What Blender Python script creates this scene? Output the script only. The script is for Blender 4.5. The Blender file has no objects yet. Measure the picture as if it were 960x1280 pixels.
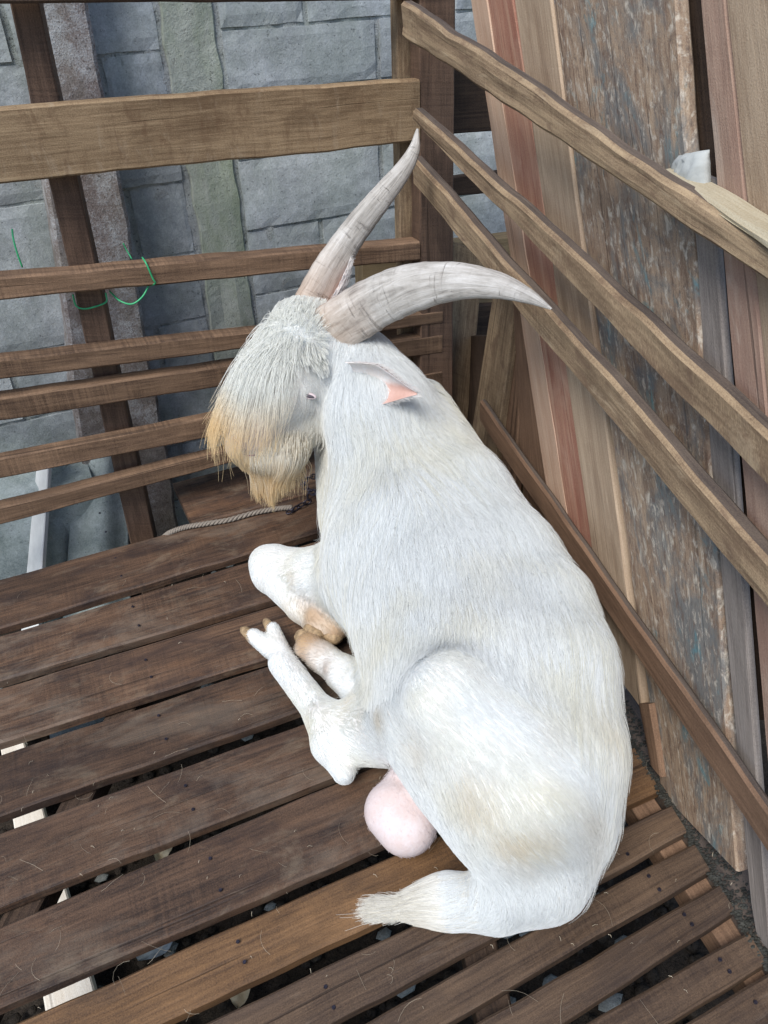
import bpy, math, random
import numpy as np
from mathutils import Vector, Matrix, noise

# ------------------------------------------------------------------ camera, world, sun
random.seed(4); rng = np.random.default_rng(4)
SC = bpy.context.scene
COL = SC.collection
W = np.array([[0.90188572, -0.27692961, 0.33152999],
              [-0.43095892, -0.52421883, 0.73448555],
              [-0.02960654, -0.80529784, -0.59213076]])   # camera (right, down, forward) -> world
H = 1.15; F = 1000.0
CAMP = np.array([0.0, 0.0, H])
cd = bpy.data.cameras.new('camera'); cam = bpy.data.objects.new('camera', cd); COL.objects.link(cam)
cam.matrix_world = Matrix([[W[0][0], -W[0][1], -W[0][2], 0], [W[1][0], -W[1][1], -W[1][2], 0],
                    [W[2][0], -W[2][1], -W[2][2], H], [0, 0, 0, 1]])
cd.sensor_fit = 'VERTICAL'; cd.sensor_height = 24; cd.lens = 24 * F / 1280
cd.clip_start = 0.02; cd.clip_end = 400
SC.camera = cam

world = bpy.data.worlds.new('World'); SC.world = world; world.use_nodes = True
wn = world.node_tree; bg = wn.nodes['Background']
sky = wn.nodes.new('ShaderNodeTexSky'); sky.sky_type = 'NISHITA'; sky.sun_disc = False
SUN_EL, SUN_AZ = math.radians(54), math.radians(-128)      # azimuth of the sun, seen from above, from +Y clockwise
sky.sun_elevation = SUN_EL; sky.sun_rotation = SUN_AZ; sky.air_density = 1.0; sky.dust_density = 1.0; sky.ozone_density = 1.0
wn.links.new(sky.outputs[0], bg.inputs[0]); bg.inputs[1].default_value = 0.11
sl = bpy.data.lights.new('sun', 'SUN'); so = bpy.data.objects.new('sun', sl); COL.objects.link(so)
sl.energy = 2.2; sl.angle = math.radians(28); sl.color = (1.0, 0.97, 0.92)
sv = Vector((math.sin(SUN_AZ) * math.cos(SUN_EL), math.cos(SUN_AZ) * math.cos(SUN_EL), math.sin(SUN_EL)))
so.rotation_euler = sv.to_track_quat('Z', 'Y').to_euler()
SC.view_settings.view_transform = 'Standard'; SC.view_settings.look = 'None'
SC.view_settings.exposure = 0.62; SC.view_settings.gamma = 1.0
SC.cycles.max_bounces = 6; SC.cycles.diffuse_bounces = 4; SC.cycles.glossy_bounces = 2
SC.cycles.transmission_bounces = 2; SC.cycles.transparent_max_bounces = 4

# ------------------------------------------------------------------ geometry helpers
def ray(px, py): return W @ np.array([px - 480.0, py - 640.0, F])
def on_z(px, py, z=0.0):
    r = ray(px, py); return CAMP + r * ((z - H) / r[2])
def on_y(px, py, Y):
    r = ray(px, py); return CAMP + r * (Y / r[1])
WA = np.array([.957, 1.738, 0.0]); WB = np.array([.667, .258, 0.0])
WD = (WB - WA) / np.linalg.norm(WB - WA)
WN = np.array([-WD[1], WD[0], 0.0])              # outward, away from the goat
if WN[0] < 0: WN = -WN
def on_w(px, py, off=0.0):
    r = ray(px, py); p0 = WA + WN * off
    return CAMP + r * (np.dot(p0 - CAMP, WN) / np.dot(r, WN))
def depth_of(p): return float(np.dot(np.asarray(p) - CAMP, W[:, :].T @ np.array([0, 0, 1.0]) if False else W[:, 2]))
def nz(x, y, z=0.0): return noise.noise(Vector((x, y, z)))

def link(o, parent=None):
    COL.objects.link(o)
    if parent is not None: o.parent = parent
    return o
def empty(name, loc, label=None, cat=None, group=None, kind=None):
    o = bpy.data.objects.new(name, None); o.location = [float(v) for v in loc]; COL.objects.link(o)
    o.empty_display_size = 0.05
    tag(o, label, cat, group, kind); return o
def tag(o, label=None, cat=None, group=None, kind=None):
    if label: o['label'] = label
    if cat: o['category'] = cat
    if group: o['group'] = group
    if kind: o['kind'] = kind
    return o
def mesh(name, V, Fc, m, parent=None, uv=None, smooth=False, cols=None, loc=None):
    """V in world coordinates; the object's own origin is put at the middle of the shape."""
    V = np.asarray(V, float)
    c = V.mean(0) if loc is None else np.asarray(loc, float)
    me = bpy.data.meshes.new(name)
    me.from_pydata([tuple(v) for v in (V - c)], [], [tuple(int(i) for i in f) for f in Fc]); me.update()
    if uv is not None:
        ul = me.uv_layers.new(name='UVMap')
        ul.data.foreach_set('uv', np.asarray(uv, np.float32).ravel())
    if cols is not None:
        ca = me.color_attributes.new('Col', 'FLOAT_COLOR', 'POINT')
        ca.data.foreach_set('color', np.asarray(cols, np.float32).ravel())
    if smooth: me.polygons.foreach_set('use_smooth', [True] * len(me.polygons))
    me.materials.append(m)
    o = bpy.data.objects.new(name, me)
    pl = np.zeros(3)
    if parent is not None:
        q = parent
        while q is not None: pl = pl + np.array(q.location); q = q.parent
    o.location = [float(v) for v in (c - pl)]
    link(o, parent); return o

bseed = [0]
def board(name, m, a0, a1, b0, b1, tvec, parent=None, segs=None, wob=0.002, cham=0.003, warp=0.0, chip=0.0, endcut=(0, 0), label=None):
    """a plank: end A has corners a0 (one edge) and a1 (other edge) on the front face, end B b0, b1;
       tvec = vector from the front face to the back face"""
    a0, a1, b0, b1, tvec = [np.asarray(v, float) for v in (a0, a1, b0, b1, tvec)]
    bseed[0] += 1; sd = bseed[0] * 7.31
    L = np.linalg.norm((a0 + a1) / 2 - (b0 + b1) / 2); th = np.linalg.norm(tvec); tn = tvec / th
    if segs is None: segs = max(4, min(60, int(L / 0.025)))
    V = []; UV = []
    wid = np.linalg.norm(a1 - a0)
    c = min(cham, th * .3)
    # section: (fraction across, metres across inset, metres deep)
    sec = [(0, c, 0), (.33, 0, 0), (.67, 0, 0), (1, -c, 0), (1, 0, c), (1, 0, th - c), (1, -c, th), (.5, 0, th), (0, c, th), (0, 0, th - c), (0, 0, c)]
    per = [0]
    for k in range(1, len(sec) + 1):
        s0, s1 = sec[k - 1], sec[k % len(sec)]
        per.append(per[-1] + math.hypot((s1[0] - s0[0]) * wid + s1[1] - s0[1], s1[2] - s0[2]))
    n = len(sec)
    ru, rv = random.uniform(0, 40), random.uniform(0, 40)
    for i in range(segs + 1):
        t = i / segs; s = t * L
        e0 = a0 * (1 - t) + b0 * t; e1 = a1 * (1 - t) + b1 * t
        ac = e1 - e0; w = np.linalg.norm(ac); acn = ac / max(w, 1e-6)
        w0 = nz(s * 3, sd) * wob + nz(s * 14, sd + 3) * wob * .5
        w1 = nz(s * 3, sd + 9) * wob + nz(s * 14, sd + 13) * wob * .5
        if chip > 0:
            q = nz(s * 9, sd + 31); w0 += max(0, q - .25) * chip; q = nz(s * 9, sd + 41); w1 -= max(0, q - .25) * chip
        bow = nz(s * 1.7, sd + 50) * warp
        for (fr, ins, dp) in sec:
            p = e0 + ac * fr + acn * (ins + w0 * (1 - fr) + w1 * fr) + tn * (dp + bow + nz(s * 6, sd + fr * 5, dp * 30) * wob * .5)
            V.append(p)
    Fc = []
    for i in range(segs):
        for k in range(n):
            k2 = (k + 1) % n
            Fc.append((i * n + k, i * n + k2, (i + 1) * n + k2, (i + 1) * n + k))
            u0, u1 = ru + i / segs * L, ru + (i + 1) / segs * L
            UV += [(u0, rv + per[k]), (u0, rv + per[k + 1]), (u1, rv + per[k + 1]), (u1, rv + per[k])]
    Fc.append(tuple(range(n - 1, -1, -1))); UV += [(ru - .01 * s_[2] * 30, rv + per[k]) for k, s_ in reversed(list(enumerate(sec)))]
    Fc.append(tuple(segs * n + k for k in range(n))); UV += [(ru + L + .01 * s_[2] * 30, rv + per[k]) for k, s_ in enumerate(sec)]
    # orientation
    if np.dot(np.cross(a1 - a0, b0 - a0), tn) < 0:
        pass
    else:
        nf = []; nu = []; j = 0
        for f in Fc:
            nf.append(tuple(reversed(f))); nu += list(reversed(UV[j:j + len(f)])); j += len(f)
        Fc, UV = nf, nu
    o = mesh(name, V, Fc, m, parent, UV)
    if label: o['label'] = label
    return o

def tube(name, pts, rad, m, parent=None, sides=8, flat=1.0, closed=False, smooth=True, up=None, cols=None):
    pts = [np.asarray(p, float) for p in pts]; n = len(pts)
    if not hasattr(rad, '__len__'): rad = [rad] * n
    V = []; Fc = []; UV = []
    u = np.array([0, 0, 1.0]) if up is None else np.asarray(up, float)
    L = 0; Ls = []
    for i in range(n):
        if closed: t = pts[(i + 1) % n] - pts[i - 1]
        else: t = pts[min(i + 1, n - 1)] - pts[max(i - 1, 0)]
        t = t / max(np.linalg.norm(t), 1e-9)
        x = u - t * np.dot(u, t)
        if np.linalg.norm(x) < 1e-4: x = np.array([1.0, 0, 0]) - t * t[0]
        x /= np.linalg.norm(x); y = np.cross(t, x); u = x if up is None else u
        if i: L += np.linalg.norm(pts[i] - pts[i - 1])
        Ls.append(L)
        for k in range(sides):
            a = 2 * math.pi * k / sides
            V.append(pts[i] + x * math.cos(a) * rad[i] * flat + y * math.sin(a) * rad[i])
    m_ = n if closed else n - 1
    for i in range(m_):
        j = (i + 1) % n
        for k in range(sides):
            k2 = (k + 1) % sides
            Fc.append((i * sides + k, i * sides + k2, j * sides + k2, j * sides + k))
            l0, l1 = Ls[i], Ls[j] if j else L + .01
            UV += [(l0, k / sides * .1), (l0, (k + 1) / sides * .1), (l1, (k + 1) / sides * .1), (l1, k / sides * .1)]
    if not closed:
        Fc.append(tuple(range(sides - 1, -1, -1))); UV += [(0, 0)] * sides
        Fc.append(tuple((n - 1) * sides + k for k in range(sides))); UV += [(L, 0)] * sides
    Fc = [tuple(reversed(f)) if False else f for f in Fc]
    return mesh(name, V, Fc, m, parent, UV, smooth=smooth)

def spline(P, n):
    P = [np.asarray(p, float) for p in P]; out = []
    Q = [2 * P[0] - P[1]] + P + [2 * P[-1] - P[-2]]
    N = len(P) - 1
    for i in range(n + 1):
        x = i / n * N; k = min(int(x), N - 1); t = x - k
        p0, p1, p2, p3 = Q[k:k + 4]
        out.append(.5 * ((2 * p1) + (-p0 + p2) * t + (2 * p0 - 5 * p1 + 4 * p2 - p3) * t * t + (-p0 + 3 * p1 - 3 * p2 + p3) * t ** 3))
    return out

# ------------------------------------------------------------------ materials
class NT:
    def __init__(s, name, rough=.8, spec=.3):
        s.m = bpy.data.materials.new(name); s.m.use_nodes = True; s.t = s.m.node_tree
        s.b = s.t.nodes['Principled BSDF']; s.b.inputs['Roughness'].default_value = rough
        s.b.inputs['Specular IOR Level'].default_value = spec
    def n(s, typ, ins=None, **kw):
        q = s.t.nodes.new(typ)
        for k, v in kw.items(): setattr(q, k, v)
        for k, v in (ins or {}).items():
            if isinstance(v, bpy.types.NodeSocket): s.t.links.new(v, q.inputs[k])
            else: q.inputs[k].default_value = v
        return q
    def map(s, src, scale): return s.n('ShaderNodeMapping', {'Vector': src, 'Scale': scale}).outputs[0]
    def noise(s, vec, scale, det=4, rough=.6, dist=0.0):
        return s.n('ShaderNodeTexNoise', {'Vector': vec, 'Scale': scale, 'Detail': det, 'Roughness': rough, 'Distortion': dist}).outputs[0]
    def ramp(s, fac, stops):
        r = s.n('ShaderNodeValToRGB', {'Fac': fac}); e = r.color_ramp.elements
        while len(e) < len(stops): e.new(.5)
        for el, (p, c) in zip(e, stops):
            el.position = p; el.color = (c, c, c, 1) if not hasattr(c, '__len__') else (*c, 1)
        return r.outputs[0]
    def mix(s, fac, a, b, mode='MIX'):
        q = s.n('ShaderNodeMix', data_type='RGBA', blend_type=mode)
        for k, v in ((0, fac), (6, a), (7, b)):
            if isinstance(v, bpy.types.NodeSocket): s.t.links.new(v, q.inputs[k])
            elif k == 0: q.inputs[0].default_value = v
            else: q.inputs[k].default_value = (*v, 1) if len(v) == 3 else v
        return q.outputs[2]
    def math(s, op, a, b=0.0):
        q = s.n('ShaderNodeMath', operation=op)
        for k, v in ((0, a), (1, b)):
            if isinstance(v, bpy.types.NodeSocket): s.t.links.new(v, q.inputs[k])
            else: q.inputs[k].default_value = v
        return q.outputs[0]
    def bump(s, h, strength=.5, dist=.003):
        q = s.n('ShaderNodeBump', {'Height': h, 'Strength': strength, 'Distance': dist}); s.t.links.new(q.outputs[0], s.b.inputs['Normal'])
    def col(s, c): s.t.links.new(c, s.b.inputs['Base Color']) if isinstance(c, bpy.types.NodeSocket) else setattr(s.b.inputs['Base Color'], 'default_value', (*c, 1))

def wood(name, light, dark, stain=(.03, .022, .016), stain_amt=.5, saw=.35, grain=1.0, rough=.78, spec=.25, patches=None, var=.25, edge=None, bump=.6, dirt_scale=9):
    s = NT(name, rough, spec)
    uv = s.n('ShaderNodeUVMap').outputs[0]
    oi = s.n('ShaderNodeObjectInfo').outputs['Random']
    g1 = s.noise(s.map(uv, (2.2, 48, 1)), grain, 6, .65, .6)
    g2 = s.noise(s.map(uv, (9, 210, 1)), grain, 3, .6)
    bl = s.noise(s.map(uv, (5, 11, 1)), 1.0, 5, .6, .4)
    sw = s.noise(s.map(uv, (170, 5, 1)), 1.0, 2, .5, .3)
    spk = s.noise(s.map(uv, (1, 1, 1)), 420.0, 3, .7)
    v = s.math('ADD', s.math('MULTIPLY', g1, .5), s.math('MULTIPLY', g2, .22))
    v = s.math('ADD', v, s.math('MULTIPLY', bl, .38))
    big = s.noise(s.map(uv, (1.7, 4, 1)), 1.0, 5, .7, 1.0)
    sm = s.ramp(s.noise(s.map(uv, (4, 9, 1)), 1.0, 3, .6), [(.42, .12), (.62, 1.0)])
    sw_ = s.math('MULTIPLY', s.math('SUBTRACT', sw, .5), sm)
    v = s.math('ADD', v, s.math('MULTIPLY', sw_, saw))
    v = s.math('ADD', v, s.math('MULTIPLY', s.math('SUBTRACT', big, .5), .55))
    v = s.math('ADD', v, s.math('MULTIPLY', s.math('SUBTRACT', spk, .5), .60))
    v = s.math('ADD', v, s.math('MULTIPLY', s.math('SUBTRACT', g2, .5), .30))
    c = s.ramp(v, [(.38, dark), (.74, light)])
    st = s.noise(s.map(uv, (dirt_scale * .6, dirt_scale * 1.6, 1)), 1.0, 7, .68, .8)
    lim = .5 - .12 * (stain_amt - .5)
    c = s.mix(s.math('MULTIPLY', s.ramp(st, [(lim, 0.0), (lim + .22, 1.0)]), stain_amt), c, stain)
    crk = s.ramp(s.noise(s.map(uv, (1.1, 75, 1)), 1.0, 2, .5, .3), [(.0, 1.0), (.30, 1.0), (.34, 0.0), (1, 0.0)])
    c = s.mix(s.math('MULTIPLY', crk, .55), c, tuple(x * .35 for x in dark))
    if patches:
        for (pc, thr, sc, amt) in patches:
            pn = s.noise(s.map(uv, (sc[0], sc[1], 1)), 1.0, 8, .72, .5)
            c = s.mix(s.math('MULTIPLY', s.ramp(pn, [(thr - .02, 0.0), (thr + .09, 1.0)]), amt), c, pc)
    hs = s.n('ShaderNodeHueSaturation', {'Color': c, 'Value': s.math('ADD', s.math('MULTIPLY', oi, var), 1 - var / 2), 'Saturation': 1.0})
    s.col(hs.outputs[0])
    hb = s.math('ADD', s.math('MULTIPLY', g1, .9), s.math('MULTIPLY', g2, .5))
    hb = s.math('ADD', hb, s.math('MULTIPLY', sw, saw * 1.2)); hb = s.math('ADD', hb, s.math('MULTIPLY', spk, .45))
    hb = s.math('SUBTRACT', hb, s.math('MULTIPLY', crk, .8))
    s.bump(hb, bump, .0022)
    return s.m

M = {}
M['floor'] = wood('floor_wood', (.155, .090, .055), (.036, .022, .016), (.026, .018, .018), .75, .3, var=.4, patches=[((.22, .17, .12), .57, (6, 14), .45), ((.02, .014, .012), .60, (8, 14), .6), ((.20, .10, .05), .56, (2.5, 7), .35), ((.27, .22, .17), .53, (2.5, 6), .28)], rough=.62, spec=.35)
M['floor_tan'] = wood('floor_wood_tan', (.24, .132, .060), (.085, .046, .024), (.035, .022, .015), .6, .15, rough=.62, spec=.35, var=.1)
M['floor_grey'] = wood('floor_wood_grey', (.155, .100, .063), (.050, .032, .023), (.045, .032, .028), .6, .3, patches=[((.28, .22, .17), .60, (5, 16), .3)], rough=.7, spec=.3, var=.15)
M['rail'] = wood('fence_rail_wood', (.27, .17, .105), (.085, .052, .034), (.05, .030, .022), .45, .5, rough=.75, var=.2)
M['rail_pale'] = wood('fence_big_rail_wood', (.40, .285, .17), (.17, .11, .062), (.075, .042, .022), .55, .12, rough=.8, var=.1, patches=[((.12, .065, .035), .55, (30, 9), .5), ((.42, .33, .23), .58, (30, 8), .4)])
M['post'] = wood('post_wood', (.175, .11, .075), (.07, .044, .032), (.03, .02, .016), .4, .5, rough=.7, var=.1)
M['wallrail'] = wood('wall_rail_wood', (.40, .295, .185), (.16, .108, .068), (.065, .042, .028), .5, .3, rough=.8, var=.15, patches=[((.13, .08, .055), .55, (18, 26), .55), ((.50, .40, .27), .58, (10, 40), .4)])
M['red'] = wood('red_plank_wood', (.50, .29, .20), (.30, .13, .09), (.55, .38, .28), .5, .05, rough=.75, var=.05, patches=[((.52, .34, .24), .54, (2, 45), .55), ((.22, .09, .07), .57, (3, 50), .3)])
M['red_edge'] = wood('red_plank_sapwood', (.60, .44, .32), (.46, .29, .20), (.4, .25, .17), .2, .05, rough=.75, var=.05)
M['beige'] = wood('beige_plank_wood', (.54, .42, .30), (.35, .25, .17), (.22, .15, .10), .6, .06, patches=[((.24, .15, .11), .64, (5, 22), .6)], rough=.78, var=.08)
M['pinkish'] = wood('pink_beige_plank_wood', (.44, .31, .235), (.28, .18, .135), (.26, .155, .12), .75, .08, patches=[((.52, .44, .36), .58, (3, 18), .5), ((.2, .12, .09), .64, (9, 26), .6)], rough=.78, var=.05, dirt_scale=4)
M['brownw'] = wood('brown_wood', (.29, .18, .115), (.14, .085, .055), (.05, .03, .02), .4, .15, var=.2)
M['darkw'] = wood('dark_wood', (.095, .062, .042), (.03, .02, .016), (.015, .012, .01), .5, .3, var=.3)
M['paint'] = wood('flaking_paint_wood', (.46, .35, .25), (.24, .16, .11), (.10, .065, .05), .6, .05, var=.0, dirt_scale=14,
                  patches=[((.16, .18, .185), .49, (5, 7), .75), ((.60, .54, .45), .545, (38, 56), .85), ((.10, .27, .31), .585, (10, 14), .7), ((.15, .09, .065), .55, (30, 60), .7), ((.09, .075, .07), .56, (60, 110), .6)])
M['greyw'] = wood('grey_thin_wood', (.34, .30, .27), (.17, .145, .13), (.10, .085, .075), .4, .2, var=.05)
M['olive'] = wood('olive_scrap_wood', (.33, .25, .14), (.17, .12, .07), (.06, .042, .03), .5, .1, var=.15)
M['fresh'] = wood('freshly_split_wood', (.52, .47, .35), (.36, .30, .20), (.38, .3, .2), .2, .05, rough=.7, var=.0)
M['pale_joist'] = wood('pale_joist_wood', (.88, .83, .74), (.74, .66, .55), (.4, .3, .2), .2, .05, var=.05)

def masonry(name, c1, c2, c3, moss=(.25, .31, .23), moss_amt=.0, pit=.6, var=.25):
    s = NT(name, .92, .15)
    g = s.n('ShaderNodeNewGeometry').outputs['Position']
    oi = s.n('ShaderNodeObjectInfo').outputs['Random']
    n1 = s.noise(g, 7.0, 6, .65, .3); n2 = s.noise(g, 45.0, 6, .75); n3 = s.noise(g, 260.0, 3, .7)
    v = s.math('ADD', s.math('MULTIPLY', n1, .55), s.math('MULTIPLY', n2, .3)); v = s.math('ADD', v, s.math('MULTIPLY', n3, .3))
    c = s.ramp(v, [(.40, c1), (.56, c2), (.72, c3)])
    if moss_amt: c = s.mix(s.math('MULTIPLY', s.ramp(s.noise(s.map(g, (1, 1, .35)), 9.0, 6, .7), [(.42, 0.0), (.6, 1.0)]), moss_amt), c, moss)
    pits = s.ramp(s.noise(g, 120.0, 4, .75), [(.30, 1.0), (.39, 0.0)])
    c = s.mix(s.math('MULTIPLY', pits, .7), c, tuple(x * .3 for x in c1))
    hs = s.n('ShaderNodeHueSaturation', {'Color': c, 'Value': s.math('ADD', s.math('MULTIPLY', oi, var), 1 - var / 2)})
    s.col(hs.outputs[0])
    s.bump(s.math('SUBTRACT', s.math('ADD', n2, s.math('MULTIPLY', n3, .6)), s.math('MULTIPLY', pits, .9)), pit, .006)
    return s.m
M['block'] = masonry('cinder_block', (.22, .24, .25), (.38, .41, .425), (.60, .64, .66), moss_amt=.22, pit=.35)
M['mortar'] = masonry('mortar', (.22, .235, .24), (.36, .38, .385), (.52, .545, .55), moss_amt=.3, pit=.9)
M['column'] = masonry('mossy_concrete', (.27, .29, .26), (.40, .43, .38), (.52, .55, .50), moss=(.25, .30, .21), moss_amt=.75)
M['render'] = masonry('pale_cement_render', (.36, .38, .39), (.54, .57, .58), (.70, .73, .74), moss_amt=.15)
M['pillar'] = masonry('dark_concrete', (.085, .065, .055), (.20, .17, .16), (.46, .48, .50), moss_amt=.1)
M['sheet'] = masonry('fibre_cement', (.12, .15, .15), (.33, .38, .38), (.58, .64, .64), moss_amt=.2, pit=.3)
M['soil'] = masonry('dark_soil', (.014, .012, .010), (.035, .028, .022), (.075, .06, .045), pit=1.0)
M['stone'] = masonry('grey_stone', (.10, .11, .11), (.2, .21, .2), (.33, .35, .34))

def plain(name, c, rough=.6, spec=.4, nscale=60, amt=.25, metal=0.0, bump=.2):
    s = NT(name, rough, spec); g = s.n('ShaderNodeNewGeometry').outputs['Position']
    n1 = s.noise(g, nscale, 5, .65)
    s.col(s.ramp(n1, [(.3, tuple(x * (1 - amt) for x in c)), (.7, tuple(min(1, x * (1 + amt)) for x in c))]))
    s.b.inputs['Metallic'].default_value = metal; s.bump(n1, bump, .002); return s.m
M['green'] = plain('green_plastic', (.035, .36, .15), .4, .5, 80, .2)
M['sunlit_white'] = plain('sunlit_white', (.82, .82, .80), .7, .3, 20, .1)  # sunlight put into the colour of the strip behind the fence
M['foam'] = plain('white_foam', (.42, .44, .43), .8, .2, 50, .12, bump=.5)
M['iron'] = plain('dark_iron', (.06, .055, .075), .45, .5, 200, .5, .8)
M['rope'] = plain('grey_rope', (.27, .235, .20), .95, .1, 500, .4, bump=.6)
M['leaf_blue'] = plain('grey_leaf', (.26, .31, .34), .6, .3, 60, .3)
M['leaf_tan'] = plain('tan_leaf', (.50, .42, .28), .7, .3, 60, .3)
M['straw'] = plain('straw', (.42, .36, .27), .7, .3, 60, .3)
M['web'] = plain('grey_lint', (.05, .05, .044), .95, .05, 60, .6)
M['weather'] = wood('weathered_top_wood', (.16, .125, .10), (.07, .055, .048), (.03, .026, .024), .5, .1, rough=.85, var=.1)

# ------------------------------------------------------------------ ground and the crawl space
GZ = -0.42
n_ = 60; V = []; Fc = []
xs = np.concatenate([np.linspace(-60, -2, 8), np.linspace(-1.4, 2.4, 70), np.linspace(3, 60, 8)])
ys = np.concatenate([np.linspace(-60, -2, 8), np.linspace(-1.0, 2.8, 70), np.linspace(3.4, 60, 8)])
for y in ys:
    for x in xs: V.append((x, y, GZ + .022 * nz(x * 6, y * 6) + .010 * nz(x * 25, y * 25, 3)))
nx = len(xs)
Fc = [(j * nx + i, j * nx + i + 1, (j + 1) * nx + i + 1, (j + 1) * nx + i) for j in range(len(ys) - 1) for i in range(nx - 1)]
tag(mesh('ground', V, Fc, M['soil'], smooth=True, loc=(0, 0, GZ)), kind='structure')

def lump(c, r, seed, sq=(1, 1, .6)):
    V = []; Fc = []
    for i in range(5):
        for k in range(6):
            th = math.pi * (i + .5) / 5; ph = 2 * math.pi * k / 6
            d = np.array([math.sin(th) * math.cos(ph) * sq[0], math.sin(th) * math.sin(ph) * sq[1], math.cos(th) * sq[2]])
            V.append(np.asarray(c) + d * r * (1 + .35 * nz(d[0] * 2 + seed, d[1] * 2, d[2] * 2)))
    for i in range(4):
        for k in range(6): Fc.append((i * 6 + k, (i + 1) * 6 + k, (i + 1) * 6 + (k + 1) % 6, i * 6 + (k + 1) % 6))
    Fc.append((0, 1, 2, 3, 4, 5)); Fc.append(tuple(24 + k for k in (5, 4, 3, 2, 1, 0)))
    return V, Fc
# droppings and crumbs of earth on the ground, uncountable
V = []; Fc = []
for i in range(2600):
    c = (random.uniform(-.6, 1.1), random.uniform(-.1, 1.9), GZ + .018)
    v, f = lump(c, random.uniform(.006, .016), i); k = len(V); V += v; Fc += [tuple(a + k for a in q) for q in f]
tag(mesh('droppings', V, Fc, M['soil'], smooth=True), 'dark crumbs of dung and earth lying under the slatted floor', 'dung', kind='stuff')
V = []; Fc = []
for i in range(420):
    c = (random.uniform(-.6, 1.1), random.uniform(-.1, 1.9), GZ + .025)
    v, f = lump(c, random.uniform(.008, .022), i + .5, (1.2, .8, .3)); k = len(V); V += v; Fc += [tuple(a + k for a in q) for q in f]
tag(mesh('gravel', V, Fc, M['stone'], smooth=True), 'small grey stones scattered on the ground under the floor', 'gravel', kind='stuff')

# ------------------------------------------------------------------ slatted floor
floor = empty('floor', (0.3, 0.9, -.012), kind='structure')
TV = np.array([0, 0, -.024])
def fline(x0, y0, x1, y1, X):   # floor point with world X on the pixel line
    a = on_z(x0, y0); b = on_z(x1, y1); t = (X - a[0]) / (b[0] - a[0]); return a + (b - a) * t
XL = -.36
def wallx(Y, off=-.012):        # X of the wall foot at this Y
    t = (Y - WA[1]) / WD[1]; return (WA + WD * t)[0] + off
planks = [  # upper edge line, lower edge line, material, right end extra
    ((225, 600), (400, 556), (225, 660), (400, 612), 'floor', .0),
    ((0, 725), (215, 665), (0, 786), (400, 665), 'floor', .0),
    ((0, 794), (400, 674), (0, 850), (340, 748), 'floor', .0),
    ((0, 860), (340, 757), (0, 927), (320, 827), 'floor', .0),
    ((0, 940), (330, 832), (0, 1019), (365, 890), 'floor', .0),
    ((0, 1041), (370, 907), (0, 1133), (415, 970), 'floor', .0),
    ((0, 1158), (415, 980), (0, 1260), (465, 1060), 'floor', .0),
    ((15, 1281), (480, 1072), (200, 1279), (480, 1147), 'floor_tan', .0),
    ((255, 1281), (480, 1175), (480, 1245), (855, 1042), 'floor_grey', .0),
    ((480, 1263), (865, 1053), (555, 1281), (892, 1086), 'floor_grey', .0),
    ((587, 1281), (908, 1098), (695, 1281), (927, 1133), 'floor_grey', .0),
    ((725, 1281), (938, 1160), (825, 1281), (945, 1211), 'floor_grey', .0),
    ((855, 1281), (955, 1219), (1000, 1281), (1060, 1240), 'floor_grey', .0),
    ((1020, 1290), (1080, 1250), (1150, 1290), (1210, 1250), 'floor_grey', .0),
]
for i, (u0, u1, l0, l1, mt, ex) in enumerate(planks):
    if i == 13:
        b_ = planks[12]
        a0 = np.array([XL, .02, 0]); a1 = np.array([XL, -.10, 0]); b0 = np.array([.62, -.04, 0]); b1 = np.array([.60, -.15, 0])
    else:
        xl = XL if i else on_z(228, 630)[0]
        a0 = fline(*u0, *u1, xl); a1 = fline(*l0, *l1, xl)
        ym = fline(*u0, *u1, .7)[1]; xr = wallx(ym) + .006
        b0 = fline(*u0, *u1, xr); ym = fline(*l0, *l1, .7)[1]; b1 = fline(*l0, *l1, wallx(ym) + .006)
        if i == 0:
            a0[1] = 1.80; b0[1] = 1.80
            a1[1] = a1[1]; 
    dz = random.uniform(-.002, .002)
    for p in (a0, a1, b0, b1): p[2] += dz
    board('plank', M[mt], a0, a1, b0, b1, TV, floor, segs=50, wob=.0035, cham=.004, warp=.002, chip=.004)
# nail heads where the slats cross the joists
for i, (u0, u1, l0, l1, mt, ex) in enumerate(planks[:13]):
    for X_ in ((.02, .55) if i < 8 else (.10, .60)):
        X_ += random.uniform(-.01, .01); p = fline(*u0, *u1, X_); q = fline(*l0, *l1, X_)
        for f_ in (.3, .72):
            c = p + (q - p) * (f_ + random.uniform(-.05, .05)); c[2] = .0018
            tube('nail', [c, c + np.array([0, 0, .0016])], [.0030, .0024], M['iron'], floor, sides=8, smooth=False)
# joists: brown ones, and the pale sunlit one by the left side
def joist(x0, y0, x1, y1, w, mt, z=-.026, t=.05):
    a = on_z(x0, y0, z); b = on_z(x1, y1, z); d = b - a; d /= np.linalg.norm(d); s_ = np.array([-d[1], d[0], 0]) * w / 2
    a = a - d * .3; b = b + d * .5
    board('joist', M[mt], a + s_, a - s_, b + s_, b - s_, (0, 0, -t), floor, wob=.002)
joist(868, 1098, 950, 1220, .045, 'brownw')
joist(480, 640, 560, 1000, .05, 'darkw')
joist(165, 860, 40, 1110, .05, 'darkw', z=-.027)
pj = empty('timber', on_z(60, 1150, -.32), 'pale sawn timber lying under the slats near the bottom left corner', 'timber')
a = on_z(14, 925, -.32); b = on_z(85, 1240, -.32)
d = (b - a) / np.linalg.norm(b - a); s_ = np.array([-d[1], d[0], 0]) * .040
board('beam', M['pale_joist'], a - d * .1 + s_ * .55, a - d * .1 - s_ * .55, b + d * .3 + s_ * 1.2, b + d * .3 - s_ * 1.2, (0, 0, -.05), pj, wob=.001)

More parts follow.
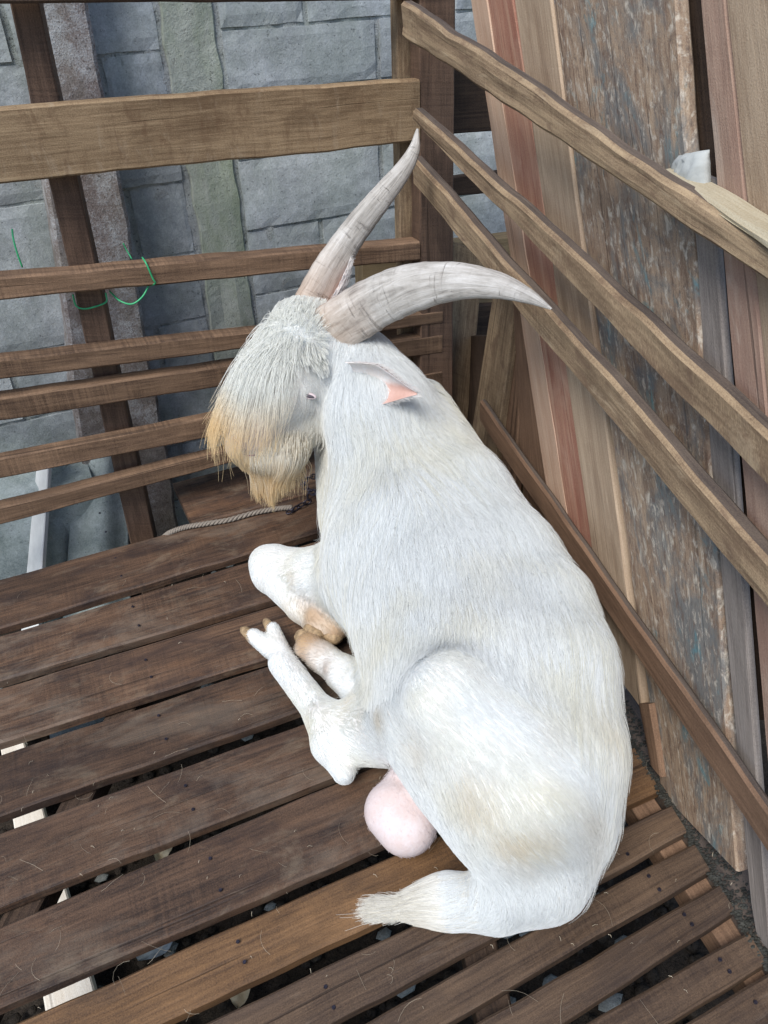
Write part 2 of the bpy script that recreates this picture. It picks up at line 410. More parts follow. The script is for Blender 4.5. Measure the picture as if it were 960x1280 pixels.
# pale slab added for sunlit concrete, and fallen leaves, seen through the gaps
pk = empty('sunlit_slab', on_z(128, 892, -.16), 'pale greenish slab standing in for sunlit concrete under the slats at the left', 'board')
board('plank', M['sheet'], on_z(60, 905, -.16), on_z(64, 935, -.16), on_z(176, 862, -.16), on_z(180, 890, -.16), (0, 0, -.02), pk, segs=8)
def leaf(px, py, L, ang, mt, lab, seed):
    c = on_z(px, py, GZ + .05); V = []; Fc = []; n1, n2 = 8, 4
    for lay in (0, 1):
        for i in range(n1 + 1):
            t = i / n1; w = L * .32 * math.sin(math.pi * (t * .92 + .04)) ** .8
            for j in range(n2 + 1):
                q = j / n2 * 2 - 1; x, y = (t - .5) * L, q * w
                V.append((c[0] + x * math.cos(ang) - y * math.sin(ang), c[1] + x * math.sin(ang) + y * math.cos(ang), c[2] + abs(q) ** 1.5 * L * .12 + .01 * nz(t * 3, q, seed) - lay * .0006))
    k = n2 + 1; m_ = k * (n1 + 1)
    for i in range(n1):
        for j in range(n2):
            q = (i * k + j, i * k + j + 1, (i + 1) * k + j + 1, (i + 1) * k + j); Fc.append(q); Fc.append(tuple(a + m_ for a in reversed(q)))
    return tag(mesh('fallen_leaf', V, Fc, M[mt], smooth=True), lab, 'leaf', 'dry leaves fallen under the floor')
leaf(198, 1180, .085, .3, 'leaf_blue', 'blue grey dry leaf in the gap below the second lowest brown plank, lower left', 1)
leaf(300, 1238, .06, 1.2, 'leaf_tan', 'pale tan leaf in the gap beneath the orange plank', 2)
leaf(283, 1098, .05, .5, 'leaf_tan', 'small tan leaf just above the orange plank left of the scrotum', 3)
leaf(205, 1063, .055, .9, 'leaf_tan', 'pale curled leaf in the gap left of the goat hock', 4)
leaf(330, 1030, .05, .1, 'leaf_blue', 'greyish leaf in the gap straight below the hock', 5)

# ------------------------------------------------------------------ left rail fence
YF = 1.66
fence = empty('rail_fence', (.35, YF + .03, -.02), 'low brown fence of horizontal rails on a post across the back of the pen', 'fence')
TY = np.array([0, .035, 0])
def frail(u0, u1, l0, l1, mt, xl=-.6, xr=None, t=.035, Y=YF, name='rail', **k):
    U0, U1, L0, L1 = on_y(*u0, Y), on_y(*u1, Y), on_y(*l0, Y), on_y(*l1, Y)
    xr_ = U1[0] if xr is None else xr
    def ex(p, q, X): s = (X - p[0]) / (q[0] - p[0]); return p + (q - p) * s
    return board(name, M[mt], ex(U0, U1, xl), ex(L0, L1, xl), ex(U0, U1, xr_), ex(L0, L1, xr_), (0, t, 0), fence, segs=48, cham=.004, **k)
# the visible px of a rail are its front face; the thin light line above it is the top face
frail((0, 136), (525, 98), (0, 230), (525, 178), 'rail_pale', t=.03, wob=.004, chip=.006, label='wide pale top rail')
frail((0, 346), (525, 302), (0, 375), (525, 325), 'rail', t=.045, wob=.004)
frail((0, 449), (305, 416), (0, 475), (270, 441), 'rail', xr=.93, t=.04, wob=.003)
frail((0, 497), (268, 459), (0, 526), (268, 485), 'rail', xr=.93, t=.04, wob=.003)
frail((0, 574), (260, 522), (0, 599), (280, 544), 'rail', xr=.93, t=.03, wob=.003)
frail((0, 634), (290, 562), (0, 657), (300, 577), 'rail', xr=.93, t=.035, wob=.003)
frail((0, -22), (400, -35), (0, 5), (400, 1), 'darkw', xr=.93, t=.04, wob=.003)
# post behind the rails
YP = YF + .055
a0, a1, b0, b1 = on_y(8, -10, YP), on_y(46, -10, YP), on_y(165, 690, YP), on_y(197, 690, YP)
# straight post: run the line on
def run(p, q, t): return p + (q - p) * t
board('post', M['post'], run(a0, b0, -.25), run(a1, b1, -.25), run(a0, b0, 1.5), run(a1, b1, 1.5), (.012, .045, 0), fence, segs=40, wob=.002)

# ------------------------------------------------------------------ dark pillar and block wall behind
YW = 2.08
pil = empty('concrete_pillar', (on_y(110, 520, 1.98)[0], 2.03, GZ), 'dark mottled concrete pillar standing behind the brown fence post', 'pillar')
a0, a1 = on_y(14, -60, 1.98), on_y(99, -60, 1.98)
b0, b1 = on_y(104, 560, 1.98), on_y(208, 560, 1.98)
bb0, bb1 = run(a0, b0, 1.6), run(a1, b1, 1.6)
board('shaft', M['pillar'], run(a0, b0, -.6), run(a1, b1, -.6), bb0, bb1, (0, .099, 0), pil, segs=60, wob=.012, cham=.008)

wall = empty('block_wall', (.5, YW + .08, GZ), 'weathered grey concrete block wall with a mossy strip behind the fence', 'wall')
V = []; Fc = []
zs = np.linspace(GZ - .05, 1.75, 110); xs_ = np.linspace(-1.6, 2.6, 200)
for z in zs:
    for x in xs_: V.append((x, YW + .0065 + .006 * nz(x * 18, z * 18) + .004 * nz(x * 60, z * 60), z))
k = len(xs_)
Fc = [(j * k + i, j * k + i + 1, (j + 1) * k + i + 1, (j + 1) * k + i) for j in range(len(zs) - 1) for i in range(k - 1)]
nb = len(V); V += [(-1.6, YW + .16, zs[0]), (2.6, YW + .16, zs[0]), (-1.6, YW + .16, zs[-1]), (2.6, YW + .16, zs[-1])]
Fc += [(nb + 1, nb, nb + 2, nb + 3), ((len(zs) - 1) * k, len(zs) * k - 1, nb + 3, nb + 2), (nb, nb + 2, (len(zs) - 1) * k, 0), (nb + 3, nb + 1, k - 1, len(zs) * k - 1)]
mesh('mortar', V, Fc, M['mortar'], wall, smooth=True)
def block(x0, x1, z0, z1, mt='block', proud=0.0, wob=.0025):
    """one block: its face a little uneven, edges worn"""
    nxx, nzz = 12, 7; sd = random.uniform(0, 99); V = []; Fc = []
    y0 = YW + random.uniform(-.002, .003) - proud
    for j in range(nzz + 1):
        for i in range(nxx + 1):
            u, v = i / nxx, j / nzz
            ex = nz(v * 3 + sd, i * .0, 1) * wob; ez = nz(u * 5, sd, 2) * wob
            rim = (i in (0, nxx)) or (j in (0, nzz))
            V.append((x0 + (x1 - x0) * u + (ex if i in (0, nxx) else 0), y0 + .0012 * nz(u * 6 + sd, v * 4) + (.0022 + .003 * nz(u * 9, v * 9, sd) if rim else 0), z0 + (z1 - z0) * v + (ez if j in (0, nzz) else 0)))
    k = nxx + 1
    Fc = [(j * k + i, j * k + i + 1, (j + 1) * k + i + 1, (j + 1) * k + i) for j in range(nzz) for i in range(nxx)]
    rimv = [i for i in range(k)] + [j * k + nxx for j in range(1, nzz + 1)] + [nzz * k + i for i in range(nxx - 1, -1, -1)] + [j * k for j in range(nzz - 1, 0, -1)]
    nb = len(V)
    for r in rimv: V.append((V[r][0], y0 + .06, V[r][2]))
    for q in range(len(rimv)):
        q2 = (q + 1) % len(rimv); Fc.append((rimv[q2], rimv[q], nb + q, nb + q2))
    return mesh('block', V, Fc, M[mt], wall, smooth=False)
colx0, colx1 = on_y(205, 50, YW)[0], on_y(272, 50, YW)[0]
zc = [-.40, -.215, -.03, .155, .335, .51, .685, .83, .965, 1.14, 1.32, 1.50, 1.68]
for r in range(len(zc) - 1):
    z0, z1 = zc[r] + .004, zc[r + 1] - .004
    # right of the strip
    x = colx1 + .012; first = True
    while x < 2.5:
        w = (.385 if not first else (.385 if r % 2 else .20)); first = False
        block(x, min(x + w, 2.55), z0, z1); x += w + .015
    x = colx0 - .012; first = True
    while x > -1.5:
        w = (.36 if not first else (.13 if r % 2 else .30)); first = False
        block(max(x - w, -1.55), x, z0 - .03, z1 - .03, 'render' if x < on_y(60, 300, YW)[0] else 'block'); x -= w + .015
board('mossy_strip', M['column'], (colx0, YW - .001, 1.70), (colx1, YW - .001, 1.70), (colx0, YW - .001, GZ), (colx1, YW - .001, GZ), (0, .05, 0), wall, segs=90, wob=.02, chip=.02)

# ------------------------------------------------------------------ scraps leaning behind the fence, bottom left
def sheet(name, px, label):
    # corrugated scrap: profile across u, run along v
    (x0, y0), (x1, y1), (x2, y2), (x3, y3), Y0, Y1, zt, ridges, mt = px
    A, B, C_, D = on_y(x0, y0, Y0), on_y(x1, y1, Y0), on_y(x2, y2, Y1), on_y(x3, y3, Y1)
    nu, nv = 36, 14; V = []; Fc = []
    nrm = np.cross(B - A, D - A); nrm /= np.linalg.norm(nrm)
    if np.dot(nrm, CAMP - A) < 0: nrm = -nrm
    for lay in (0, 1):
        for j in range(nv + 1):
            for i in range(nu + 1):
                u, v = i / nu, j / nv
                p = (A * (1 - u) + B * u) * (1 - v) + (D * (1 - u) + C_ * u) * v
                w = .020 * math.cos(u * ridges * 2 * math.pi + math.pi)
                e = .006 * nz(v * 8, u * 3, 7) if i in (0, nu) else 0
                V.append(p + nrm * (w - lay * .007) + np.array([e, 0, 0]))
    k = nu + 1; m_ = k * (nv + 1)
    for j in range(nv):
        for i in range(nu):
            q = (j * k + i, j * k + i + 1, (j + 1) * k + i + 1, (j + 1) * k + i)
            Fc.append(q); Fc.append(tuple(a + m_ for a in reversed(q)))
    for i in range(nu): Fc.append((i, i + m_, i + 1 + m_, i + 1)); b = nv * k + i; Fc.append((b, b + 1, b + 1 + m_, b + m_))
    for j in range(nv): Fc.append((j * k, (j + 1) * k, (j + 1) * k + m_, j * k + m_)); b = j * k + nu; Fc.append((b, b + m_, b + k + m_, b + k))
    return tag(mesh(name, V, Fc, M[mt], smooth=True), label, 'roofing sheet', 'roofing scraps behind the fence')
sheet('roofing_scrap', ((96, 560), (160, 560), (165, 770), (80, 790), 2.0, 1.78, 0, 1.0, 'sheet'), 'curled grey fibre cement scrap with a broken right edge beside the fence post')
sheet('roofing_scrap', ((50, 560), (104, 556), (92, 800), (28, 810), 2.03, 1.80, 0, 1.0, 'sheet'), 'grey fibre cement scrap with a white strip of painted sunlight along its left edge')
wb = empty('sunlit_strip', on_z(40, 700, -.1), 'narrow white strip standing in for a sunlit edge at the far left', 'board')
board('face', M['sunlit_white'], on_y(47, 560, 2.00), on_y(61, 560, 1.93), on_y(26, 790, 1.82), on_y(47, 790, 1.73), (.01, .012, -.01), wb)  # white strip added in place of the sunlit edge behind the fence
lg = empty('concrete_ledge', (-.5, 1.99, GZ), 'low grey concrete ledge along the foot of the block wall', 'ledge')
board('slab', M['sheet'], (-1.5, 2.07, .03), (-1.5, 1.93, .02), (.03, 2.07, .02), (.03, 1.93, .0), (0, 0, -.45), lg, segs=40, wob=.01)

# ------------------------------------------------------------------ board wall on the right
bw = empty('board_wall', (WA + WB) / 2 + np.array([0, 0, -.02]), 'right hand pen wall of mismatched upright boards crossed by sloping rails', 'wall')
def wboard(tl, tr, bl, br, mt, off=0.0, t=.02, name='board', up=.35, dn=0.0, label=None, **k):
    """tl,tr = upper edge pixels, bl,br = lower edge pixels of the face on the wall plane; up/dn extend past the picture"""
    A0, A1, B0, B1 = on_w(*tl, off), on_w(*tr, off), on_w(*bl, off), on_w(*br, off)
    return board(name, M[mt], run(A0, B0, -up), run(A1, B1, -up), run(A0, B0, 1 + dn), run(A1, B1, 1 + dn), WN * t, bw, label=label, **k)
# from the corner outwards
wboard((588, 0), (608, 0), (697, 700), (722, 722), 'red_edge', .0, up=.15, wob=.004, chip=.01, name='board', label='pale sapwood edge of the red board')
wboard((609, 0), (641, 0), (714, 720), (754, 760), 'red', .001, up=.15, dn=.06, wob=.003, label='reddish brown board')
wboard((643, 0), (688, 0), (748, 745), (792, 800), 'beige', -.002, up=.15, dn=.12, wob=.003, label='pale beige board')
wboard((690, 0), (845, 0), (826, 990), (921, 1090), 'paint', .002, up=.12, wob=.004, chip=.008, label='wide board with flaking blue and white paint')
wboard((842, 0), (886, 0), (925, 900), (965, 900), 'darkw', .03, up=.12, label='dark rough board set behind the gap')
wboard((853, 190), (886, 200), (932, 1050), (966, 1250), 'greyw', .006, t=.012, up=-.02, dn=.1, label='narrow grey board')
wboard((875, 0), (907, 0), (942, 760), (984, 760), 'pinkish', .0, up=.15, dn=.75, wob=.003, label='brownish pink board at the right')
wboard((908, 0), (1050, 0), (985, 760), (1180, 760), 'beige', .0, up=.15, dn=.75, wob=.003, label='wide beige board at the right edge')
wboard((1052, 0), (1250, 0), (1190, 760), (1420, 760), 'beige', .0, up=.15, dn=.75, wob=.004)
# brown board, and a dark one added to keep the gaps dark
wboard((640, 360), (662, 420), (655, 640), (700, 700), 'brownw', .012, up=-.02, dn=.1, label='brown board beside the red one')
wboard((700, 0), (770, 0), (840, 900), (920, 900), 'darkw', .05, up=.1)  # unseen dark backing, added so no bright ground shows through
# rails across the boards, on the pen side
def wrail(ul, ur, ll, lr, mt='wallrail', off=-.030, t=.026, ext=.35, name='rail', Y0=1.655, **k):
    # left end nailed to the front of the corner post, right end against the boards
    A0, A1 = (on_y(*ul, Y0), on_y(*ll, Y0)) if Y0 else (on_w(*ul, off), on_w(*ll, off))
    B0, B1 = on_w(*ur, off), on_w(*lr, off)
    o = board(name, M[mt], A0, A1, run(A0, B0, 1 + ext), run(A1, B1, 1 + ext), WN * t, bw, segs=60, **k)
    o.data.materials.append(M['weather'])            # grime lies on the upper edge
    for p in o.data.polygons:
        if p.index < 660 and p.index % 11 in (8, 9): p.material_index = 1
    return o
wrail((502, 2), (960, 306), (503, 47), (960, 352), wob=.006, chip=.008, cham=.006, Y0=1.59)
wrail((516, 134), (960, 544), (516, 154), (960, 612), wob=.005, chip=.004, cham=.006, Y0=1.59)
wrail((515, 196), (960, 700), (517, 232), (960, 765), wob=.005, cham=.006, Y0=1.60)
wrail((600, 500), (960, 1016), (600, 528), (960, 1068), 'brownw', off=-.022, t=.016, wob=.003, cham=.005, Y0=None)
# pale freshly split strip lying along the top rail
A0, A1 = on_w(824, 212, -.034), on_w(828, 220, -.034); B0, B1 = on_w(960, 296, -.034), on_w(960, 318, -.034)
board('split_strip', M['fresh'], A0, A1, run(A0, B0, 1.4), run(A1, B1, 1.4), WN * .034 + np.array([0, 0, .003]), bw, segs=60, wob=.007, chip=.006, cham=.004, label='pale freshly split top of the rail')

# corner posts
cp = empty('corner_posts', (on_y(545, 470, 1.70)[0], 1.72, -.05), 'pair of upright square timbers where the fence meets the board wall', 'post')
def cpost(l0, r0, l1, r1, Y, t, mt, up=.3, dn=.3, **k):
    a0, a1, b0, b1 = on_y(*l0, Y), on_y(*r0, Y), on_y(*l1, Y), on_y(*r1, Y)
    return board('post', M[mt], run(a0, b0, -up), run(a1, b1, -up), run(a0, b0, 1 + dn), run(a1, b1, 1 + dn), (0, t, 0), cp, segs=40, **k)
cpost((495, 0), (523, 0), (500, 285), (525, 285), YF + .05, .03, 'wallrail', dn=1.6)
cpost((525, 60), (569, 60), (526, 440), (567, 440), YF + .002, .045, 'post', dn=.5, wob=.003)

# scrap boards behind the corner
def scrap(pts, mt, Y=None, off=None, t=.02, lab=None, tv=None, name='scrap_board', **k):
    f_ = (lambda p: on_y(*p, Y)) if Y is not None else (lambda p: on_w(*p, off))
    P_ = [f_(p) for p in pts]
    r = empty(name, (sum(P_) / 4), lab, 'board')
    board('timber', M[mt], *P_, (np.array([0, t, 0]) if Y is not None else WN * t) if tv is None else tv, r, **k)
    return r
scrap(((560, 80), (560, 168), (700, 66), (700, 158)), 'darkw', Y=1.80, lab='dark horizontal board behind the corner posts, uppermost')
scrap(((560, 222), (560, 246), (700, 205), (700, 232)), 'darkw', Y=1.86, lab='thin dark rail behind the corner, below the dark board')
scrap(((453, 318), (455, 400), (690, 290), (690, 372)), 'olive', Y=1.84, t=.05, lab='olive grey timber with a pale top edge behind the two posts')
scrap(((430, 392), (432, 450), (690, 376), (690, 430)), 'darkw', Y=1.82, t=.03, lab='dark low board behind the posts beside the goat neck')
scrap(((560, 300), (606, 318), (536, 560), (580, 575)), 'wallrail', Y=1.73, t=.018, lab='yellowish olive board leaning to the left behind the corner post')
scrap(((618, 352), (644, 372), (580, 600), (612, 625)), 'wallrail', off=.012, t=.02, lab='brownish board leaning left beneath the curved horn tip')
scrap(((646, 372), (656, 392), (610, 610), (640, 650)), 'brownw', off=.03, t=.02, lab='narrow brown board leaning just right of the lighter leaning board')
scrap(((640, 430), (668, 440), (620, 640), (690, 720)), 'olive', off=.055, t=.02, lab='greyish board deep in the corner behind the leaning boards')
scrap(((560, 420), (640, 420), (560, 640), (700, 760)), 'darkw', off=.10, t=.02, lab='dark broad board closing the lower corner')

# bits at the foot of the wall
scrap(((797, 880), (812, 880), (812, 955), (826, 972)), 'brownw', off=-.008, t=.012, lab='short brown batten at the wall foot behind the goat rump', name='batten')

a_, b_ = WA + WD * -.1, WA + WD * 2.1
board('foot_beam', M['weather'], a_ + WN * -.006 + [0, 0, -.006], a_ + WN * .09 + [0, 0, -.006], b_ + WN * -.006 + [0, 0, -.006], b_ + WN * .09 + [0, 0, -.006], (0, 0, -.05), bw, wob=.003)
V = []; Fc = []
for i in range(2400):
    t_ = random.uniform(.9, 1.55); c = WA + WD * t_ + WN * random.choice([random.uniform(-.012, .002), random.uniform(-.008, .035)]) + np.array([0, 0, -.006 + random.uniform(0, .005)])
    v, f = lump(c, random.uniform(.0008, .0024), i, (1.8, 1.1, .35)); k = len(V); V += v; Fc += [tuple(a + k for a in q) for q in f]
tag(mesh('lint', V, Fc, M['web'], smooth=True), 'blue grey lint and dirt packed between slat ends and the board wall', 'dirt', kind='stuff')

# foam wedge behind the top rail
s0 = [on_w(848, 195, -.004), on_w(887, 187, -.004), on_w(853, 245, -.004), on_w(890, 250, -.004)]
fm = empty('foam_wedge', sum(s0) / 4, 'crumpled white foam piece wedged between the top rail and the boards', 'foam')
V = []; Fc = []; q = 14
for lay in (0, 1):
    for a in range(q + 1):
        for b in range(q + 1):
            u, v = b / q, a / q; p = (s0[0] * (1 - u) + s0[1] * u) * (1 - v) + (s0[2] * (1 - u) + s0[3] * u) * v
            rnd = .010 * (abs(u * 2 - 1) ** 4 + abs(v * 2 - 1) ** 4); wr_ = .007 * abs(nz(u * 4 + v * 2, v * 9, 5)) + .003 * nz(u * 14, v * 14, 2)
            V.append(p - WN * ((.020 - rnd - wr_) if lay == 0 else 0) + np.array([0, 0, .004 * nz(u * 5, v * 5, 8)]))
k = q + 1; m_ = k * k
for a in range(q):
    for b in range(q):
        f = (a * k + b, a * k + b + 1, (a + 1) * k + b + 1, (a + 1) * k + b); Fc.append(tuple(reversed(f))); Fc.append(tuple(x + m_ for x in f))
for a in range(q):
    for f in ((a, a + 1), (q * k + a + 1, q * k + a), ((a + 1) * k, a * k), (a * k + q, (a + 1) * k + q)): Fc.append((f[0], f[1], f[1] + m_, f[0] + m_))
mesh('foam', V, Fc, M['foam'], fm, smooth=True)

# green plastic tie round the second rail, and a loose end
tie = empty('plastic_tie', on_y(140, 350, YF), 'green plastic twine tied round the second rail and the post', 'twine')
def gt(pts, Ys): return [on_y(x, y, Y) for (x, y), Y in zip(pts, Ys)]
tube('strand', spline(gt([(178, 322), (183, 330), (191, 348), (194, 354), (188, 357)], [YF + .02, YF - .003, YF - .006, YF - .004, YF + .01]), 24), .0019, M['green'], tie)
tube('strand', spline(gt([(186, 357), (178, 371), (165, 380), (150, 376), (137, 364)], [YF + .01, YF + .0, YF - .002, YF + .01, YF + .04]), 24), .0019, M['green'], tie)
tube('strand', spline(gt([(91, 368), (95, 382), (105, 386), (120, 383), (133, 377), (132, 366)], [YF + .05, YF + .047, YF + .044, YF + .044, YF + .046, YF + .05]), 24), .0019, M['green'], tie)
t2 = tube('twine', spline(gt([(15, 286), (17, 300), (22, 318), (28, 334)], [YF + .06, YF + .055, YF + .05, YF + .05]), 16), .0018, M['green'])
tag(t2, 'short loose green twine hanging by the pale wall at the left edge', 'twine')
t3 = tube('twine', spline(gt([(154, 304), (158, 312), (165, 324)], [YF + .06, YF + .06, YF + .05]), 12), .0014, M['green'])
tag(t3, 'small green twine end above the second rail right of the post', 'twine')

#GOAT#
# ------------------------------------------------------------------ the goat
def G(px, py, z): return on_z(px, py, z)
def dep(p): return float(np.dot(p - CAMP, W[:, 2]))
def RM(r, p): return r * dep(p) / F
WHITE = (.885, .91, .91); CREAM = (.80, .76, .68); PINK = (.86, .74, .67); TAN = (.44, .29, .16); BROWN = (.26, .16, .09); YEL = (.86, .68, .42); BARE = (.74, .645, .64)
DN = np.array([0, 0, -1.0])
prims = []   # a, ra, b, rb, k, colour, hair length, comb, density
def pr(A, ra, B, rb, k=.03, col=WHITE, hl=.02, comb=None, dens=1.0, sag=.5):
    a, b = G(*A), G(*B); d = b - a; d = d / max(np.linalg.norm(d), 1e-6)
    c = d + DN * sag if comb is None else np.asarray(comb, float)
    prims.append(dict(a=a, ra=RM(ra, a), b=b, rb=RM(rb, b), k=k, col=np.array(col), hl=hl, comb=c / np.linalg.norm(c), dens=dens))
# torso, neck end to rump
pr((505, 600, .29), 78, (532, 685, .21), 120, .05, hl=.045, sag=.35)
pr((532, 685, .21), 120, (585, 780, .19), 132, .05, hl=.036, sag=.35)
pr((585, 780, .19), 132, (618, 872, .185), 138, .05, hl=.032, sag=.3)
pr((618, 872, .185), 138, (650, 960, .17), 112, .05, hl=.032, sag=.25)
pr((650, 960, .17), 112, (676, 1030, .13), 72, .05, hl=.034, sag=.2)
pr((676, 1030, .13), 72, (676, 1095, .09), 38, .04, hl=.036, sag=.1)
# ridge of the spine, shoulder blade, hip
pr((532, 498, .38), 22, (592, 603, .345), 23, .05, hl=.05, sag=.1)
pr((594, 605, .345), 24, (644, 684, .325), 28, .05, hl=.05, sag=.1)
pr((644, 684, .325), 28, (690, 752, .31), 31, .05, hl=.045, sag=.1)
pr((690, 752, .31), 31, (716, 830, .295), 35, .05, hl=.045, sag=.1)
pr((716, 830, .295), 35, (726, 950, .24), 34, .05, hl=.045, sag=.1)
pr((726, 950, .24), 34, (712, 1035, .16), 28, .05, hl=.045, sag=.1)
pr((505, 650, .33), 34, (470, 715, .21), 40, .05, hl=.03, sag=.3)
# neck and throat
pr((452, 460, .46), 46, (472, 520, .40), 62, .04, hl=.034, sag=.3)
pr((472, 520, .40), 62, (502, 600, .29), 76, .05, hl=.042, sag=.3)
pr((430, 560, .30), 34, (450, 640, .20), 50, .05, hl=.03, sag=.4)
# head
I_HEAD = len(prims)
pr((425, 428, .50), 38, (378, 425, .515), 42, .03, col=WHITE, hl=.014, comb=(-.6, -.2, -.6))
pr((372, 440, .50), 44, (352, 490, .45), 44, .03, col=WHITE, hl=.014)
pr((352, 490, .45), 44, (322, 535, .395), 30, .03, col=CREAM, hl=.012)
pr((322, 535, .395), 30, (304, 555, .37), 21, .02, col=PINK, hl=.016, dens=1)
pr((408, 476, .44), 40, (368, 532, .38), 25, .03, hl=.014)
pr((372, 535, .38), 28, (335, 566, .355), 17, .02, col=CREAM, hl=.014)
pr((322, 558, .36), 15, (312, 572, .35), 10, .012, col=PINK, hl=.010)
pr((395, 480, .465), 12, (378, 482, .475), 12, .02, col=WHITE, hl=.012, comb=(.6, 0, -.4))   # brow
# near front leg, folded
pr((470, 735, .12), 62, (400, 722, .085), 36, .04, hl=.014)
pr((400, 722, .085), 34, (345, 708, .055), 25, .025, hl=.008)
pr((345, 704, .055), 21, (334, 704, .05), 20, .015, hl=.007)
pr((334, 704, .05), 20, (338, 722, .035), 18, .015, hl=.007)
pr((338, 716, .045), 22, (378, 758, .04), 19, .015, hl=.006)
pr((378, 758, .04), 18, (408, 786, .04), 18, .012, col=CREAM, hl=.005, dens=.7)
pr((384, 755, .058), 7, (392, 760, .06), 6, .006, col=BROWN, hl=.003, dens=0)
pr((396, 772, .055), 15, (420, 785, .05), 15, .008, col=TAN, hl=.004, dens=.2)
# far hind foot coming out under the belly
pr((480, 880, .07), 36, (430, 842, .05), 21, .025, hl=.008)
pr((430, 842, .05), 20, (404, 822, .042), 18, .012, hl=.007)
pr((404, 822, .042), 17, (386, 808, .04), 17, .01, col=TAN, hl=.004, dens=.15)
pr((411, 833, .062), 6, (410, 838, .062), 6, .005, col=BROWN, hl=.003, dens=0)
# near hind leg
pr((352, 828, .035), 16, (404, 896, .04), 19, .02, hl=.009)
pr((404, 896, .04), 19, (414, 930, .05), 22, .02, hl=.010)
pr((414, 930, .05), 22, (430, 966, .045), 13, .015, hl=.010)
pr((412, 900, .06), 18, (470, 905, .08), 40, .03, hl=.012)
pr((438, 928, .06), 26, (480, 915, .09), 38, .02, hl=.012)
pr((480, 912, .10), 40, (562, 872, .305), 48, .022, hl=.014)
pr((340, 812, .032), 12, (317, 795, .026), 9, .008, hl=.006)
pr((352, 815, .04), 11, (341, 786, .034), 8, .008, hl=.007)
pr((352, 836, .028), 9, (362, 846, .03), 9, .01, hl=.010)
# haunch
pr((564, 872, .305), 50, (652, 975, .215), 92, .035, hl=.018, sag=.2)
pr((540, 925, .20), 50, (632, 1025, .16), 60, .04, hl=.018, sag=.1)
pr((632, 1025, .14), 52, (668, 1085, .10), 42, .04, hl=.022, sag=.1)
# scrotum
pr((502, 985, .075), 24, (500, 1000, .07), 34, .02, col=BARE, hl=.002, dens=.03)
pr((492, 1014, .062), 37, (508, 1030, .060), 39, .012, col=BARE, hl=.002, dens=.03)
# tail
pr((682, 1098, .10), 42, (622, 1128, .05), 29, .03, hl=.040, sag=0, comb=None)
pr((622, 1126, .05), 30, (560, 1126, .038), 27, .02, hl=.040, sag=0)
pr((560, 1126, .038), 26, (522, 1132, .022), 9, .02, hl=.040, sag=0)

lo = np.min([np.minimum(p['a'] - p['ra'], p['b'] - p['rb']) for p in prims], 0) - .06
hi = np.max([np.maximum(p['a'] + p['ra'], p['b'] + p['rb']) for p in prims], 0) + .06
RES = .0058
dims = np.ceil((hi - lo) / RES).astype(int)
S = np.full(dims, .2, np.float32)
ax = [lo[i] + np.arange(dims[i]) * RES for i in range(3)]
def cap(P, p):
    ab = p['b'] - p['a']; t = np.clip(((P - p['a']) @ ab) / max(ab @ ab, 1e-9), 0, 1)
    return np.linalg.norm(P - p['a'] - t[..., None] * ab, axis=-1) - (p['ra'] + (p['rb'] - p['ra']) * t)
for p in prims:
    m_ = p['k'] + .05
    l_ = np.minimum(p['a'] - p['ra'], p['b'] - p['rb']) - m_; h_ = np.maximum(p['a'] + p['ra'], p['b'] + p['rb']) + m_
    i0 = np.clip(((l_ - lo) / RES).astype(int), 0, dims); i1 = np.clip(((h_ - lo) / RES).astype(int) + 2, 0, dims)
    gx, gy, gz = np.meshgrid(ax[0][i0[0]:i1[0]], ax[1][i0[1]:i1[1]], ax[2][i0[2]:i1[2]], indexing='ij')
    d = cap(np.stack([gx, gy, gz], -1), p).astype(np.float32)
    s_ = S[i0[0]:i1[0], i0[1]:i1[1], i0[2]:i1[2]]; k = p['k']
    h = np.clip(.5 + .5 * (s_ - d) / k, 0, 1)
    S[i0[0]:i1[0], i0[1]:i1[1], i0[2]:i1[2]] = s_ * (1 - h) + d * h - k * h * (1 - h)
# rest on the boards: flatten underneath
zz = (.004 - ax[2])[None, None, :].astype(np.float32)
kf = .012; h = np.clip(.5 - .5 * (S - zz) / kf, 0, 1) ; S = S * (1 - h) + zz * h + kf * h * (1 - h)
GR = np.stack(np.gradient(S, RES), -1)
GR /= np.maximum(np.linalg.norm(GR, axis=-1, keepdims=True), 1e-6)
def tri(P, A):
    q = (P - lo) / RES; i = np.clip(np.floor(q).astype(int), 0, dims - 2); f = np.clip(q - i, 0, 1)
    if A.ndim == 4: f = f[..., None]
    fx, fy, fz = f[:, 0], f[:, 1], f[:, 2]; x, y, z = i[:, 0], i[:, 1], i[:, 2]
    return (((A[x, y, z] * (1 - fx) + A[x + 1, y, z] * fx) * (1 - fy) + (A[x, y + 1, z] * (1 - fx) + A[x + 1, y + 1, z] * fx) * fy) * (1 - fz) +
            ((A[x, y, z + 1] * (1 - fx) + A[x + 1, y, z + 1] * fx) * (1 - fy) + (A[x, y + 1, z + 1] * (1 - fx) + A[x + 1, y + 1, z + 1] * fx) * fy) * fz)
